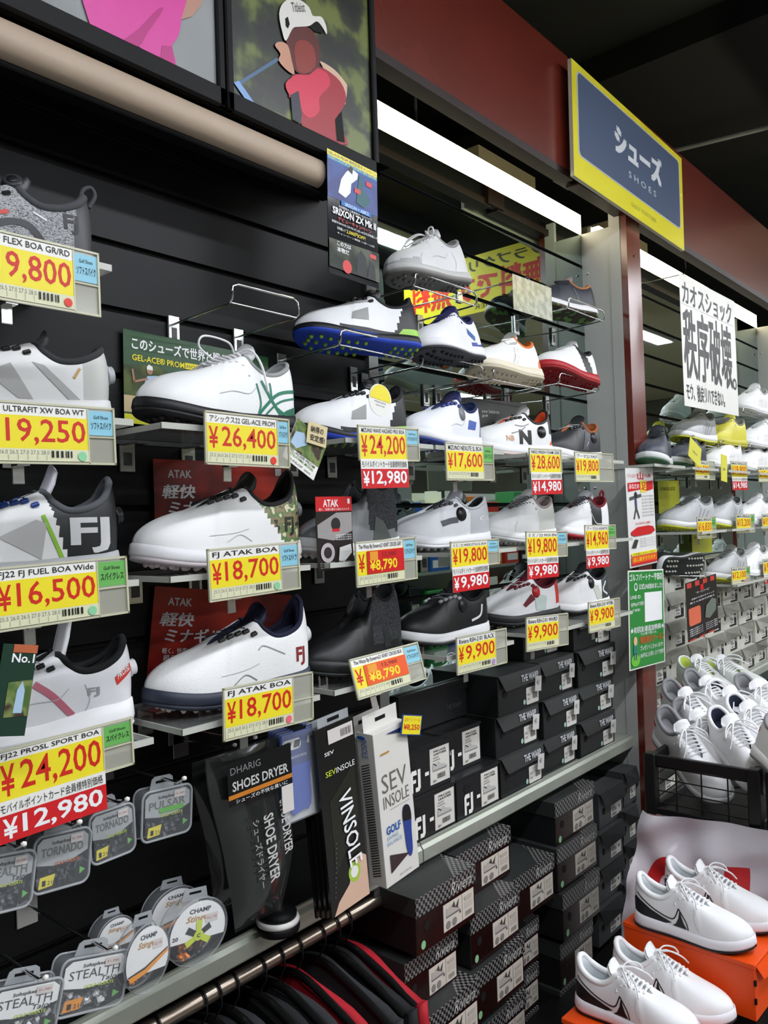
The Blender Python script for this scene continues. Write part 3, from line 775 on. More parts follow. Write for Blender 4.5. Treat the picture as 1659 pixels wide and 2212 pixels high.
TG = [
 ('price tag 19,800 yen below the grey and red knit shoe', (-55, 490), (160, 541), (-55, 631), 'Hyper FLEX BOA GR/RD', '¥19,800', dict(slip='b', ext=.30, dot='e03a2a', yd=1.06)),
 ('price tag 19,250 yen below the white ultrafit shoe at the left edge', (-32, 868), (193, 884), (-34, 994), 'FJ21 ULTRAFIT XW BOA WT', '¥19,250', dict(slip='b', ext=.30, dot='8ad0a0', yd=1.06)),
 ('price tag 16,500 yen with green slip below the black heeled shoe', (-8, 1233), (213, 1212), (-8, 1361), 'FJ22 FJ FUEL BOA Wide', '¥16,500', dict(slip='g', ext=.34, dot='8ad0a0', yd=1.06)),
 ('price tag with green slip and red 12,980 sale strip, lower left', (8, 1626), (233, 1567), (-3, 1735), 'FJ22 PROSL SPORT BOA', '¥24,200', dict(slip='g', ext=.33, sale='¥12,980', sale_h=.86, yd=1.10, stock=False)),
 ('price tag 26,400 yen below the white shoe with green stripes', (462, 893), (611, 909), (448, 998), 'アシックス22 GEL-ACE PROM', '¥26,400', dict(slip='b', ext=.2, dot='e03a2a')),
 ('price tag 18,700 yen with blue slip below the camouflage heeled shoe', (465, 1190), (614, 1176), (457, 1296), 'FJ ATAK BOA', '¥18,700', dict(slip='b', ext=.31, dot='8ad0a0')),
 ('price tag 18,700 yen without slip below the navy soled shoe', (495, 1490), (639, 1462), (487, 1597), 'FJ ATAK BOA', '¥18,700', dict(slip=None, ext=.34, dot='f06a80')),
 ('price tag with red 12,980 sale strip below the blue soled shoe', (782, 922), (881, 928), (779, 991), 'MIZUNO WAVE HAZARD PRO BOA', '¥24,200', dict(slip='b', ext=.31, sale='¥12,980', sale_h=.93, stock=False)),
 ('price tag 17,600 yen with green slip before the pale blue shoe', (974, 959), (1051, 964), (967, 1034), 'MIZUNO NEXLITE SL BOA', '¥17,600', dict(slip='g', ext=.32)),
 ('price tag with red 14,980 strip before the white shoe with an N', (1148, 971), (1212, 974), (1147, 1020), 'NB22 FRESH FOAM 2500', '¥28,600', dict(slip=None, ext=.05, sale='¥14,980', sale_h=1.0, stock=False)),
 ('price tag with empty clear end before the black shoe by the steel panel', (1253, 979), (1302, 982), (1245, 1038), 'プーマ22 FAST', '¥19,800', dict(slip=None, ext=.68)),
 ('price tag with red 8,790 patch before the grey knit shoe', (782, 1174), (880, 1165), (774, 1265), 'The Warp By Ennerre21 KNIT CROSS GRY', '¥8,790', dict(slip='b', ext=.31, patch='red')),
 ('price tag with sale strip before the white shoe with large black side dial', (975, 1174), (1052, 1168), (977, 1226), 'ミズノ22 WIDE STYLE SL BOA', '¥19,800', dict(slip='b', ext=.35, sale='¥9,980', sale_h=1.05, stock=False)),
 ('price tag with red 9,980 strip before the pale grey laced shoe', (1139, 1151), (1204, 1150), (1139, 1204), 'ミズノ22 MOI EN', '¥19,800', dict(slip='b', ext=.36, sale='¥9,980', sale_h=.9, stock=False)),
 ('price tag with green slip and red 9,980 strip by the steel panel', (1268, 1137), (1316, 1136), (1266, 1187), 'プーマ22 IGNITE', '¥14,960', dict(slip='g', ext=.36, sale='¥9,980', sale_h=.84, stock=False)),
 ('price tag with orange 8,790 patch before the black knit shoe', (789, 1423), (898, 1394), (776, 1508), 'The Warp By Ennerre21 KNIT CROSS BLK', '¥8,790', dict(slip='b', ext=.33, patch='orange', tilt=-.25)),
 ('price tag 9,900 yen before the black dial shoe above the shoeboxes', (996, 1379), (1076, 1363), (990, 1455), 'Riviera RSH-2101 BLACK', '¥9,900', dict(slip=None, ext=.33, dot='b090d0')),
 ('price tag 9,900 yen before the white and maroon dial shoe', (1140, 1337), (1207, 1329), (1139, 1405), 'Riviera RSH-2101 WH/RD', '¥9,900', dict(slip=None, ext=.34)),
 ('price tag 9,900 yen before the lowest shoe by the steel panel', (1274, 1304), (1327, 1295), (1274, 1365), 'Riviera RSH-2101 WT/BK', '¥9,900', dict(slip=None, ext=.26)),
]
def make_tags():
    for lb, tl, tr, bl, ti, pr, kw in TG: price_tag(lb, tl, tr, bl, ti, pr, **kw)
def flat_card(name, label, cat, tl, tr, bl, yd, base, tilt=0, th=.0012, group=None):
    M, w, h = card_frame(tl, tr, bl, yd, tilt)
    c = Card(w, h); c.base(base, th=th); c.M = M
    def done():
        o = c.b.build(name); o.matrix_world = M; tag(o, label, cat, group); return o
    return c, done
def sign_arm(top, label, thick=.002):
    t = thing('sign_arm', label, 'holder', (top.x, 0, top.z), 'wire arms holding cards'); b = MB(); b.tube([(0, -.004, .004), (0, top.y-.004, .004), (0, top.y-.004, -.006)], thick, CHR, 6); b.build('wire', t)
    b = MB(); b.box(-.012, -.006, -.02, .012, -.001, .012, CLIP, bev=.001); b.build('clip', t)
def make_posters():
    sign_arm(at(1140, 602, 1.12), 'wire arm holding the crumpled clear pocket'); sign_arm(at(1478, 594, 1.10), 'wire arm holding the black and white poster'); sign_arm(at(1520, 1247, 1.10), 'wire arm holding the black card with the orange insole')
    # green poster behind the white shoe with green stripes
    DG = mat('poster_green', '1f4a24', rough=.25); 
    c, done = flat_card('backing_poster', 'dark green printed poster with a golfer behind the green striped white shoe', 'poster', (264, 709), (578, 772), (268, 913), 1.34, DG)
    c.p([(0, .0), (.30, .0), (.34, .55), (.20, .66), (0, .62)], mat_steps('green_photo', ['1a2412', '33401c', '55622c'], 20, 'lin')); c.r(0, .12, .3, .30, mat('bunker_print', 'c8b48a'))
    c.t('このシューズで世界と戦う！', .05, .80, .70, .93, WTX, .03); c.t('GEL-ACE® PROM', .05, .68, .38, .75, YTX, .015); c.r(.385, .68, .66, .75, YTX); c.t('ASICSが提供する安定感', .39, .69, .655, .74, DG, .01)
    c.t('asics', .92, .72, .985, .79, WTX, .01); c.r(0, 0, .3, .10, mat('poster_yellow', 'd6d836'))
    c.p([(.10, .30), (.24, .30), (.26, .48), (.20, .55), (.14, .53), (.115, .42)], mat('golfer_blue', 'a9c4dc')); c.d(.155, .585, .018, mat('face_print', 'a87a60')); c.p([(.137, .60), (.175, .60), (.172, .64), (.15, .66), (.137, .63)], WHI)
    c.s_([(.14, .5), (.06, .45), (.05, .58)], .012, mat('face_print', 'a87a60')); done()
    c, done = flat_card('hang_card', 'dark green hang card on the pale grey shoe at the left edge', 'card', (-30, 1388), (47, 1392), (-24, 1592), 1.05, mat('card_deep_green', '1c3a2c', rough=.3))
    c.t('No.1', .30, .80, .95, .90, WTX, .02); c.p([(.3, .2), (1, .22), (1, .62), (.3, .58)], mat_steps('tag_photo', ['26351a', '4c6a2c', '7a8a4a', '3a2a1c'], 30, 'lin')); c.p([(.55, .25), (.8, .25), (.8, .5), (.7, .6), (.58, .5)], mat('golfer_blue', 'a9c4dc')); c.p([(.3, .91), (1, .91), (1, 1), (.3, 1)], mat('tag_orange_head', 'b8603a')); done()
    # red backing cards
    RB = mat_steps('atak_red', ['4a1512', '6e1a14', 'a82a1a', 'c4341f'], 5, 'lin', rough=.35)
    for lb, tl, tr, bl in (('dark red printed backing card behind the camouflage heeled white shoe', (331, 991), (624, 1003), (335, 1135)), ('dark red printed backing card behind the navy soled white shoe', (305, 1264), (608, 1284), (312, 1520))):
        c, done = flat_card('backing_card', lb, 'poster', tl, tr, bl, 1.34, RB); big = bl[1] > 1300
        k = 1 if big else 1.75
        def yy(v): return 1-(1-v)*k
        c.t('ATAK', .09, yy(.84), .25, yy(.91), WTX, .02); c.t('軽快', .05, yy(.66), .27, yy(.78), WTX, .03, shear=.2); c.t('ミナギル', .09, yy(.52), .47, yy(.64), WTX, .03, shear=.2)
        if big: c.t('軽く、快適に。スパイクの常識を', .08, .42, .55, .47, WTX, .01); c.t('超える軽快スパイク', .09, .36, .45, .41, WTX, .01)
        else: c.t('軽く、快適に。', .09, .02, .4, .09, WTX, .01)
        c.r(.88, yy(.88), .93, yy(.95), WTX) if not big else None
        done()
    # hanging card with the red head
    c, done = flat_card('hang_card', 'black and red printed hang card in front of the grey knit shoe', 'card', (691, 1073), (768, 1072), (687, 1235), 1.12, mat('card_black', '26211f', rough=.3))
    c.r(0, .80, 1, 1, SRED); c.t('ATAK', .2, .86, .62, .96, WTX, .02); c.r(.88, .90, .94, .97, WTX); c.t('軽く、快適な履き心地のスパイク', .08, .81, .92, .845, WTX, .005)
    c.p([(.02, .45), (.45, .40), (.98, .52), (.98, .78), (.55, .78), (.02, .62)], mat('shoe_print_grey', '9a9694')); c.d(.52, .62, .13, mat('dial_print', '181818')); c.r(.42, .52, .62, .56, SRED)
    for k in range(3): c.t('快適性能の素材', .5, .46-.03*k, .95, .48-.03*k, WTX, .004)
    c.d(.27, .24, .19, mat('sole_print', 'b8aeb0')); c.d(.27, .24, .11, mat('card_black2', '241f1f')); c.p([(.56, .12), (.72, .10), (.94, .22), (.92, .34), (.6, .30)], mat('shoe_print_white', 'd4d2d0'))
    for k in range(3): c.t('フィット感と安定感', .05, .09-.03*k, .45, .11-.03*k, WTX, .004); c.t('グリップ性能', .55, .09-.03*k, .9, .11-.03*k, WTX, .004)
    done()
    # dark grey card behind the white shoe with an N
    c, done = flat_card('backing_card', 'dark grey printed card with white lettering behind the white shoe with an N', 'poster', (1005, 858), (1140, 872), (1008, 960), 1.30, mat('card_olive_grey', '3a3c38', rough=.4))
    c.t('NB', .07, .60, .20, .80, WTX, .04, shear=.25); c.t('new balance', .25, .70, .52, .78, WTX, 0); c.t('golf', .25, .60, .34, .67, WTX, 0); done()
    # two piece swing tag
    c, done = flat_card('swing_tag', 'white and green swing tag hanging over the 26,400 yen tag', 'tag', (640, 900), (705, 955), (610, 985), 1.10, WHI)
    c.p([(0, .3), (1, .34), (1, 1), (0, 1)], mat_steps('tag_photo', ['26351a', '4c6a2c', '7a8a4a', '3a2a1c'], 30, 'lin')); c.t('GEL-ACE® PROM', .06, .24, .9, .31, GTX, .01); c.t('MATSUYAMA MODEL', .06, .16, .9, .22, mat('ink_green', '5a8a2c'), .01); c.t('DUNLOP  asics', .15, .05, .85, .1, GTX, .01)
    c.p([(.05, .4), (.25, .36), (.5, .62), (.3, .8), (.08, .7)], mat('golfer_blue', 'a9c4dc')); done()
    c, done = flat_card('swing_tag', 'small cream swing tag with black writing over the green one', 'tag', (675, 912), (716, 926), (662, 955), 1.095, mat('tag_cream', 'd8c89a', rough=.4))
    c.t('納得の', .15, .55, .8, .85, KTX, .02); c.t('安定感!', .15, .15, .9, .45, KTX, .02); done()
    # flyer hanging from the lamp bar
    NV = mat('flyer_black', '14161a', rough=.12, coat=.5)
    c, done = flat_card('hanging_flyer', 'tall glossy blue and black flyer taped below the golfer picture', 'poster', (704, 319), (812, 373), (710, 588), 1.155, NV)
    c.r(0, .62, 1, .93, mat_steps('flyer_blue', ['0c1440', '142a78', '1a4290'], 12, 'lin', rough=.4)); c.r(0, .955, 1, 1, YEL); c.r(0, .925, 1, .955, mat('flyer_cyan', '3a9ad0')); c.t('GEL-ACE PROM 発売記念キャンペーン', .02, .963, .98, .993, mat('ink_blue', '1c3a90'), .005); c.t('GEL-ACE PROM 新登場', .02, .93, .98, .953, YTX, .005)
    c.p([(.20, .68), (.34, .66), (.44, .72), (.46, .80), (.58, .86), (.60, .91), (.46, .93), (.36, .88), (.26, .80)], WTX); c.p([(.40, .9), (.48, .88), (.50, .94), (.44, .945)], KTX)
    c.p([(.55, .66), (.70, .64), (.86, .72), (.70, .80), (.68, .90), (.62, .90)], mat('flyer_teal', '3a6a70')); c.r(.76, .84, .88, .88, SRED); c.r(.52, .74, .64, .78, SRED)
    c.r(.25, .585, .85, .625, mat('flyer_mid_blue', '2a7ac8')); c.t('SRIXON × ASICS', .32, .592, .80, .618, WTX, .01); c.t('共同開発の上級者用ボールスパイク', .2, .555, .86, .578, WTX, .005)
    c.t('SRIXON ZX Mk II', .08, .49, .95, .55, WTX, .03); c.t('デビューキャンペーン', .18, .445, .85, .48, SRED, .02); c.t('期間中SRIXON ZX Mk IIとGEL-ACEを同時購入で', .06, .415, .97, .437, WTX, .0); c.t('2,000円OFF!', .34, .365, .72, .40, YTX, .02); c.t('同時購入で', .16, .37, .32, .395, WTX, .005)
    c.t('キャンペーン期間 11月〜12月', .16, .335, .9, .352, WTX, 0)
    c.p([(.0, .05), (1, .05), (1, .30), (.0, .28)], mat_steps('flyer_photo', ['181c18', '3a4038', '6a6c60'], 10, 'lin', rough=.15)); c.t('この力は', .15, .24, .42, .28, WTX, .02); c.t('本物だ', .15, .19, .38, .23, WTX, .02); c.d(.34, .09, .09, SRED)
    c.p([(.52, .05), (.72, .05), (.72, .22), (.62, .27), (.54, .2)], mat('figure_dark', '1c2024')); c.p([(.74, .05), (.92, .05), (.9, .18), (.8, .21)], mat('figure_dark', '1c2024')); c.r(.80, .235, .93, .27, SRED)
    done()
    # blue sign with yellow border
    M, w, h = card_frame((1240, 131), (1476, 346), (1240, 379), 1.14)
    t = thing('shoes_sign', 'blue grey shoes sign with a yellow border fixed on the red fascia', 'sign', M)
    c = Card(w, h); c.b.box(0, 0, -.012, w, h, 0, mat('sign_edge', 'd8d4c0', rough=.4)); c.r(.0, .0, 1, 1, mat('sign_yellow', 'ece23c', rough=.25)); c.build('board', t)
    c = Card(w, h)
    c.b.prism(c.b.rrect_pts(.035*w, .20*h, .965*w, .94*h, .02), .0006, .0014, mat('sign_rim', 'c8ccd4', rough=.3)); c.b.prism(c.b.rrect_pts(.042*w, .212*h, .958*w, .928*h, .018), .0008, .0020, mat('sign_blue', '56647f', rough=.28)); c.k = 16
    WS = mat('sign_white', 'dfe4e8', rough=.4)
    c.t('シューズ', .33, .50, .76, .76, WS, .075); c.t('S H O E S', .44, .345, .70, .405, WS, .0); c.build('panel', t)
    c = Card(w, h); c.k = 4; c.t('GOLF PARTNER', .46, .085, .70, .125, mat('sign_print', 'a8a030', rough=.5), .0); c.build('imprint', t)
    # black and white poster
    M, w, h = card_frame((1469, 590), (1587, 652), (1479, 876), 1.10)
    c = Card(w, h); c.base(WHI); INK = mat('poster_ink', '3a3c3a', rough=.5)
    c.t('カオスショック', .04, .78, .93, .95, INK, .026); c.t('秩序破壊', .03, .22, .90, .75, INK, .028); c.t('。', .90, .22, .98, .32, INK, .03); c.t('モウ、後戻リハできない。', .04, .05, .72, .18, INK, .025)
    for a, bb in ((.0, .42), (.0, .02)): c.r(a, .775, 1, .777, mat('paper_seam', 'cfcec8'))
    c.r(.36, 0, .362, 1, mat('paper_seam', 'cfcec8')); o = c.build('paper_poster'); o.matrix_world = M; tag(o, 'white paper poster with large black characters hanging beyond the pilaster', 'poster')
    # red and white flyer on the pilaster
    c, done = flat_card('pilaster_flyer', 'white and red printed flyer taped on the pilaster above the green one', 'poster', (1353, 1011), (1412, 1011), (1361, 1228), 1.16, mat('flyer_white', 'ecebe8', rough=.25))
    c.t('ソフトスパイク', .06, .90, .40, .94, SRED, .01); c.t('山', .42, .88, .62, .96, SRED, .04); c.t('入荷', .65, .90, .9, .94, SRED, .01)
    c.p([(.05, .76), (.5, .78), (.5, .86), (.05, .85)], SRED); c.t('あなたの', .1, .79, .45, .84, WTX, .02); c.p([(.5, .75), (.7, .75), (.72, .87), (.5, .87)], YEL); c.t('足', .53, .77, .7, .85, SRED, .04); c.p([(.72, .76), (.97, .78), (.97, .87), (.72, .86)], SRED)
    NB2 = mat('figure_navy', '3a4470'); c.s_([(.1, .69), (.5, .72)], .05, mat('figure_grey', '4a4a4a')); c.s_([(.30, .70), (.31, .60)], .07, NB2); c.s_([(.31, .6), (.22, .49)], .04, mat('figure_grey', '4a4a4a')); c.s_([(.31, .6), (.40, .49)], .04, mat('figure_grey', '4a4a4a')); c.d(.31, .725, .05, KTX)
    for k in range(7): c.t('足に合わせて選ぶ靴', .52, .70-.033*k, .95, .72-.033*k, GTX, .0)
    c.t('そんなあなたに朗報！！', .25, .425, .85, .45, SRED, .01); c.p([(.08, .33), (.2, .31), (.8, .315), (.95, .345), (.88, .39), (.7, .405), (.3, .40), (.08, .36)], SRED)
    c.p([(.08, .20), (.22, .19), (.32, .27), (.2, .28)], mat('shoe_dark_print', '2c3426')); 
    for k in range(4): c.t('新入荷スパイクレス', .38, .27-.025*k, .95, .285-.025*k, GTX, 0)
    c.r(.05, .115, .97, .145, YEL); c.t('お気軽にスタッフまで', .1, .12, .9, .14, KTX, 0); c.r(.04, .04, .97, .11, ORN); c.t('試し履きできます', .1, .055, .9, .095, YTX, .01); c.r(.03, .02, .97, .04, SRED); done()
    # green flyer
    c, done = flat_card('pilaster_flyer', 'green printed flyer with a white square taped low on the pilaster', 'poster', (1354, 1233), (1431, 1229), (1360, 1450), 1.16, WHI)
    GF = mat('flyer_green', '2f8a3c', rough=.3); c.r(.025, .012, .975, .985, GF)
    c.t('ゴルフパートナー宇部店', .04, .89, .96, .965, WTX, .015); c.d(.20, .83, .045, WTX); c.d(.20, .833, .03, GF); c.t('公式LINE始めました!', .28, .80, .95, .86, WTX, .015)
    c.r(.43, .46, .93, .765, WTX)
    c.t('LINE ID', .05, .71, .32, .745, WTX, .005); c.t('@080golfで検索', .06, .63, .40, .68, WTX, .005); c.t('で検索!', .09, .58, .30, .61, WTX, .005)
    c.t('★初回友達追加特典★', .03, .365, .97, .425, WTX, .015); c.t('その場で使える...', .30, .33, .78, .36, WTX, .005); c.t('特別割引クーポン', .28, .245, .97, .32, mat('ink_orange', 'c8602a'), .03); c.t('プレゼントしちゃいます!!', .28, .175, .93, .225, WTX, .01); c.t('1,000円以上お買い上げで使用可', .26, .10, .98, .15, WTX, .008)
    c.d(.15, .09, .115, mat('light_green', '6cbf3a'), .06); c.s_([(.12, .10), (.12, .16)], .025, NB2); c.s_([(.17, .10), (.17, .16)], .025, NB2); c.r(.10, .16, .19, .245, mat('shirt_teal', '2a7a78')); c.d(.15, .285, .05, mat('skin_light', 'e4b48a')); done()
    # card with red head in front of the pale boxes
    c, done = flat_card('hang_card', 'black printed card with red top and an orange insole before the pale boxes', 'card', (1488, 1258), (1553, 1237), (1487, 1388), 1.10, mat('card_black', '26211f', rough=.3))
    for k in range(4): c.r(.04+.25*k, .90, .18+.25*k, .985, mat('tab_red', 'c03a2c'))
    c.r(.45, .80, .55, .9, SRED); c.t('" ザ・インソール "', .3, .76, .75, .80, WTX, .01); c.t('足裏から変わるスイング', .15, .68, .9, .71, WTX, .005); c.t('軽さと安定の中敷き', .1, .62, .9, .65, WTX, .005)
    c.b.prism(c.b.rrect_pts(.05*w*.5, .25*c.h, .42*c.w, .55*c.h, .012), 0.0004, .0016, mat('insole_orange', 'd8694a')); c.k = 12; c.p([(.55, .30), (.70, .26), (.92, .36), (.95, .55), (.8, .6), (.6, .5)], mat('shoe_print_green', '6a746a'))
    for k in range(4): c.t('中敷き交換タイプ', .04, .18-.035*k, .46, .205-.035*k, WTX, 0); c.t('やわらかい素材', .55, .18-.035*k, .95, .205-.035*k, WTX, 0)
    for k in range(3): c.r(.02+.3*k, 0, .2+.3*k, .03, mat('tab_red', 'c03a2c'))
    done()
    # glossy blank card in front of the mirror
    c, done = flat_card('clear_card', 'crumpled clear pocket with glare in front of the camouflage shoe', 'card', (1115, 594), (1198, 625), (1110, 668), 1.12, mat('glare_pocket', 'c9ccb8', rough=.15, spec=.8, noise=.35, nscale=45)); done()
    # banner across the aisle, seen reversed in the mirror
    b = MB(); Mb = Matrix(((0, 0, -1, 4.0), (-1, 0, 0, -.80), (0, 1, 0, 2.72), (0, 0, 0, 1)))
    c = Card(1.06, .34); c.base(mat('banner_yellow', 'f4e22a', rough=.5)); c.t('クラブクリーニング', .05, .72, .95, .92, mat('banner_ink', '3a3410'), .03); c.t('無料です', .05, .22, .62, .68, mat('banner_red', 'e0301c'), .04); c.t('無料', .66, .22, .95, .68, mat('banner_red', 'e0301c'), .04); c.t('GOLF PARTNER', .05, .06, .5, .14, mat('banner_ink', '3a3410'), 0)
    o = c.build('hanging_banner'); o.matrix_world = Mb; tag(o, 'yellow banner with red characters, seen reversed in the mirror', 'banner')
    # small yellow price card on the white insole box
    c, done = flat_card('price_card', 'small yellow price card clipped on top of the white insole box', 'price card', (866, 1543), (909, 1545), (865, 1588), 1.075, mat('small_card_blue', '2c4a90', rough=.4))
    c.r(.05, .05, .95, .95, YEL); c.t('SEVインソール', .12, .66, .9, .86, mat('ink_orange2', 'e08a1a'), .01); c.t('¥8,250', .1, .22, .9, .55, RTX, .02); done()
# ------------------------------------------------------------------ shoe shelves, racks and the shoes on them
ACR = mat('clear_acrylic', 'd4d8d4', rough=.06, alpha=.12, spec=.8); ACRE = mat('acrylic_edge', 'd8dad0', rough=.15, alpha=.75)
def acrylic(x0, x1, z, label, y1=-.245, group='clear acrylic shoe shelves'):
    t = thing('acrylic_shelf', label, 'shelf', (x0, 0, z-.010), group); w = x1-x0
    b = MB(); b.box(0, y1, 0, w, -.002, .0085, ACR); b.build('plate', t)
    b = MB(); b.box(0, y1-.001, 0, w, y1+.003, .010, ACRE); b.box(0, y1, -.0002, .003, -.002, .0095, ACRE); b.box(w-.003, y1, -.0002, w, -.002, .0095, ACRE); b.build('polished_edge', t)
    for xx in (w*.28, w*.72):
        b = MB(); b.box(xx-.016, -.006, -.052, xx+.016, -.001, -.002, CLIP, bev=.001); b.box(xx-.009, -.0065, -.04, xx+.009, -.006, -.016, mat('clip_slot', '4a4c4c', rough=.4)); b.box(xx-.013, -.06, -.004, xx+.013, -.001, -.0005, CLIP); b.build('clip', t)
    return t
def rack(x0, x1, z, label, dep=-.19, lip=.032, skew=0.0, group='chrome wire shoe racks'):
    t = thing('wire_rack', label, 'rack', (x0, 0, z), group); w = x1-x0
    b = MB()
    P = [(0, -.004, 0), (0, dep+.01, .006), (-.002, dep, .012), (0, dep, lip), (.012, dep, lip+.006), (w-.012, dep, lip+.006), (w, dep, lip), (w+.002, dep, .012), (w, dep+.01, .006), (w, -.004, 0)]
    P = [(p[0]+skew*(-p[1]), p[1], p[2]) for p in P]
    b.tube(P, .0026, CHR, 6); b.tube([(skew*-dep*.97, dep*.97, .006), (w+skew*-dep*.97, dep*.97, .006)], .002, CHR, 6); b.build('wire', t)
    for xx in (0, w):
        b = MB(); b.box(xx-.013, -.007, -.045, xx+.013, -.001, .016, CLIP, bev=.001); b.box(xx-.006, -.0075, -.034, xx+.006, -.007, -.008, mat('clip_slot', '4a4c4c', rough=.4)); b.build('clip', t)
    return t
def lay(root, hu, tu, yd, z, near=True, s=1.06, hv=None, yaw=None, roll=0):
    """shoe flat on a shelf of height z: heel in column hu on plane yd, toe in column tu"""
    v = 1000
    for _ in range(30):
        p = at(hu, v, yd); v += (p.z-z)*400
    P = at(hu, v, yd); P.z = z; L = root['L']*s; best = None
    for k in range(720):
        a = k*PI/360; Q = P+Vector((math.cos(a), math.sin(a), 0))*L
        e = abs(pix(Q+Vector((0, 0, .02)))[0]-tu); dn = (Q-CAM).length < (P-CAM).length-0.012
        sc = e+(0 if dn == near else 14)+max(0, Q.y+.04)*900
        if best is None or sc < best[0]: best = (sc, a, e)
    a = best[1] if yaw is None else yaw
    root.matrix_world = shoe_pose(P, P+Vector((math.cos(a), math.sin(a), 0)), s=s, roll=roll); return root
def FJ(x0, z0, x1, z1, m, name='logo', slope=0): return dict(text='FJ', rect=(x0, z0, x1, z1), mat=m, bold=.03, name=name, slope=slope)
def seam(*pts, w=.0012, m='b9babc', name='seam'): return dict(strokes=[([p for p in pts], w)], mat=m, name=name)
SEAMS = [seam((.62, .055), (.52, .062), (.40, .062), (.34, .075)), seam((.27, .034), (.24, .055), (.26, .078)), seam((.80, .034), (.78, .05), (.74, .062))]
CAMO = mat_steps('camo_green', ['d8ccaa', '5c7a4a', '8a7a58', '2e3c2c'], 55, rough=.5)
KNIT = mat_steps('grey_knit', ['55575a', '8f9092', 'c4c5c6', '6e7072'], 260, rough=.85, detail=4, stretch=(1, 1, 2.5))
KNITD = mat_steps('dark_knit', ['1b1c1e', '2c2e30', '3c3e40'], 260, rough=.9, detail=4)
CAMOD = mat_steps('camo_sole', ['4a4028', '3a3320', '6a9a4a'], 30, rough=.6)
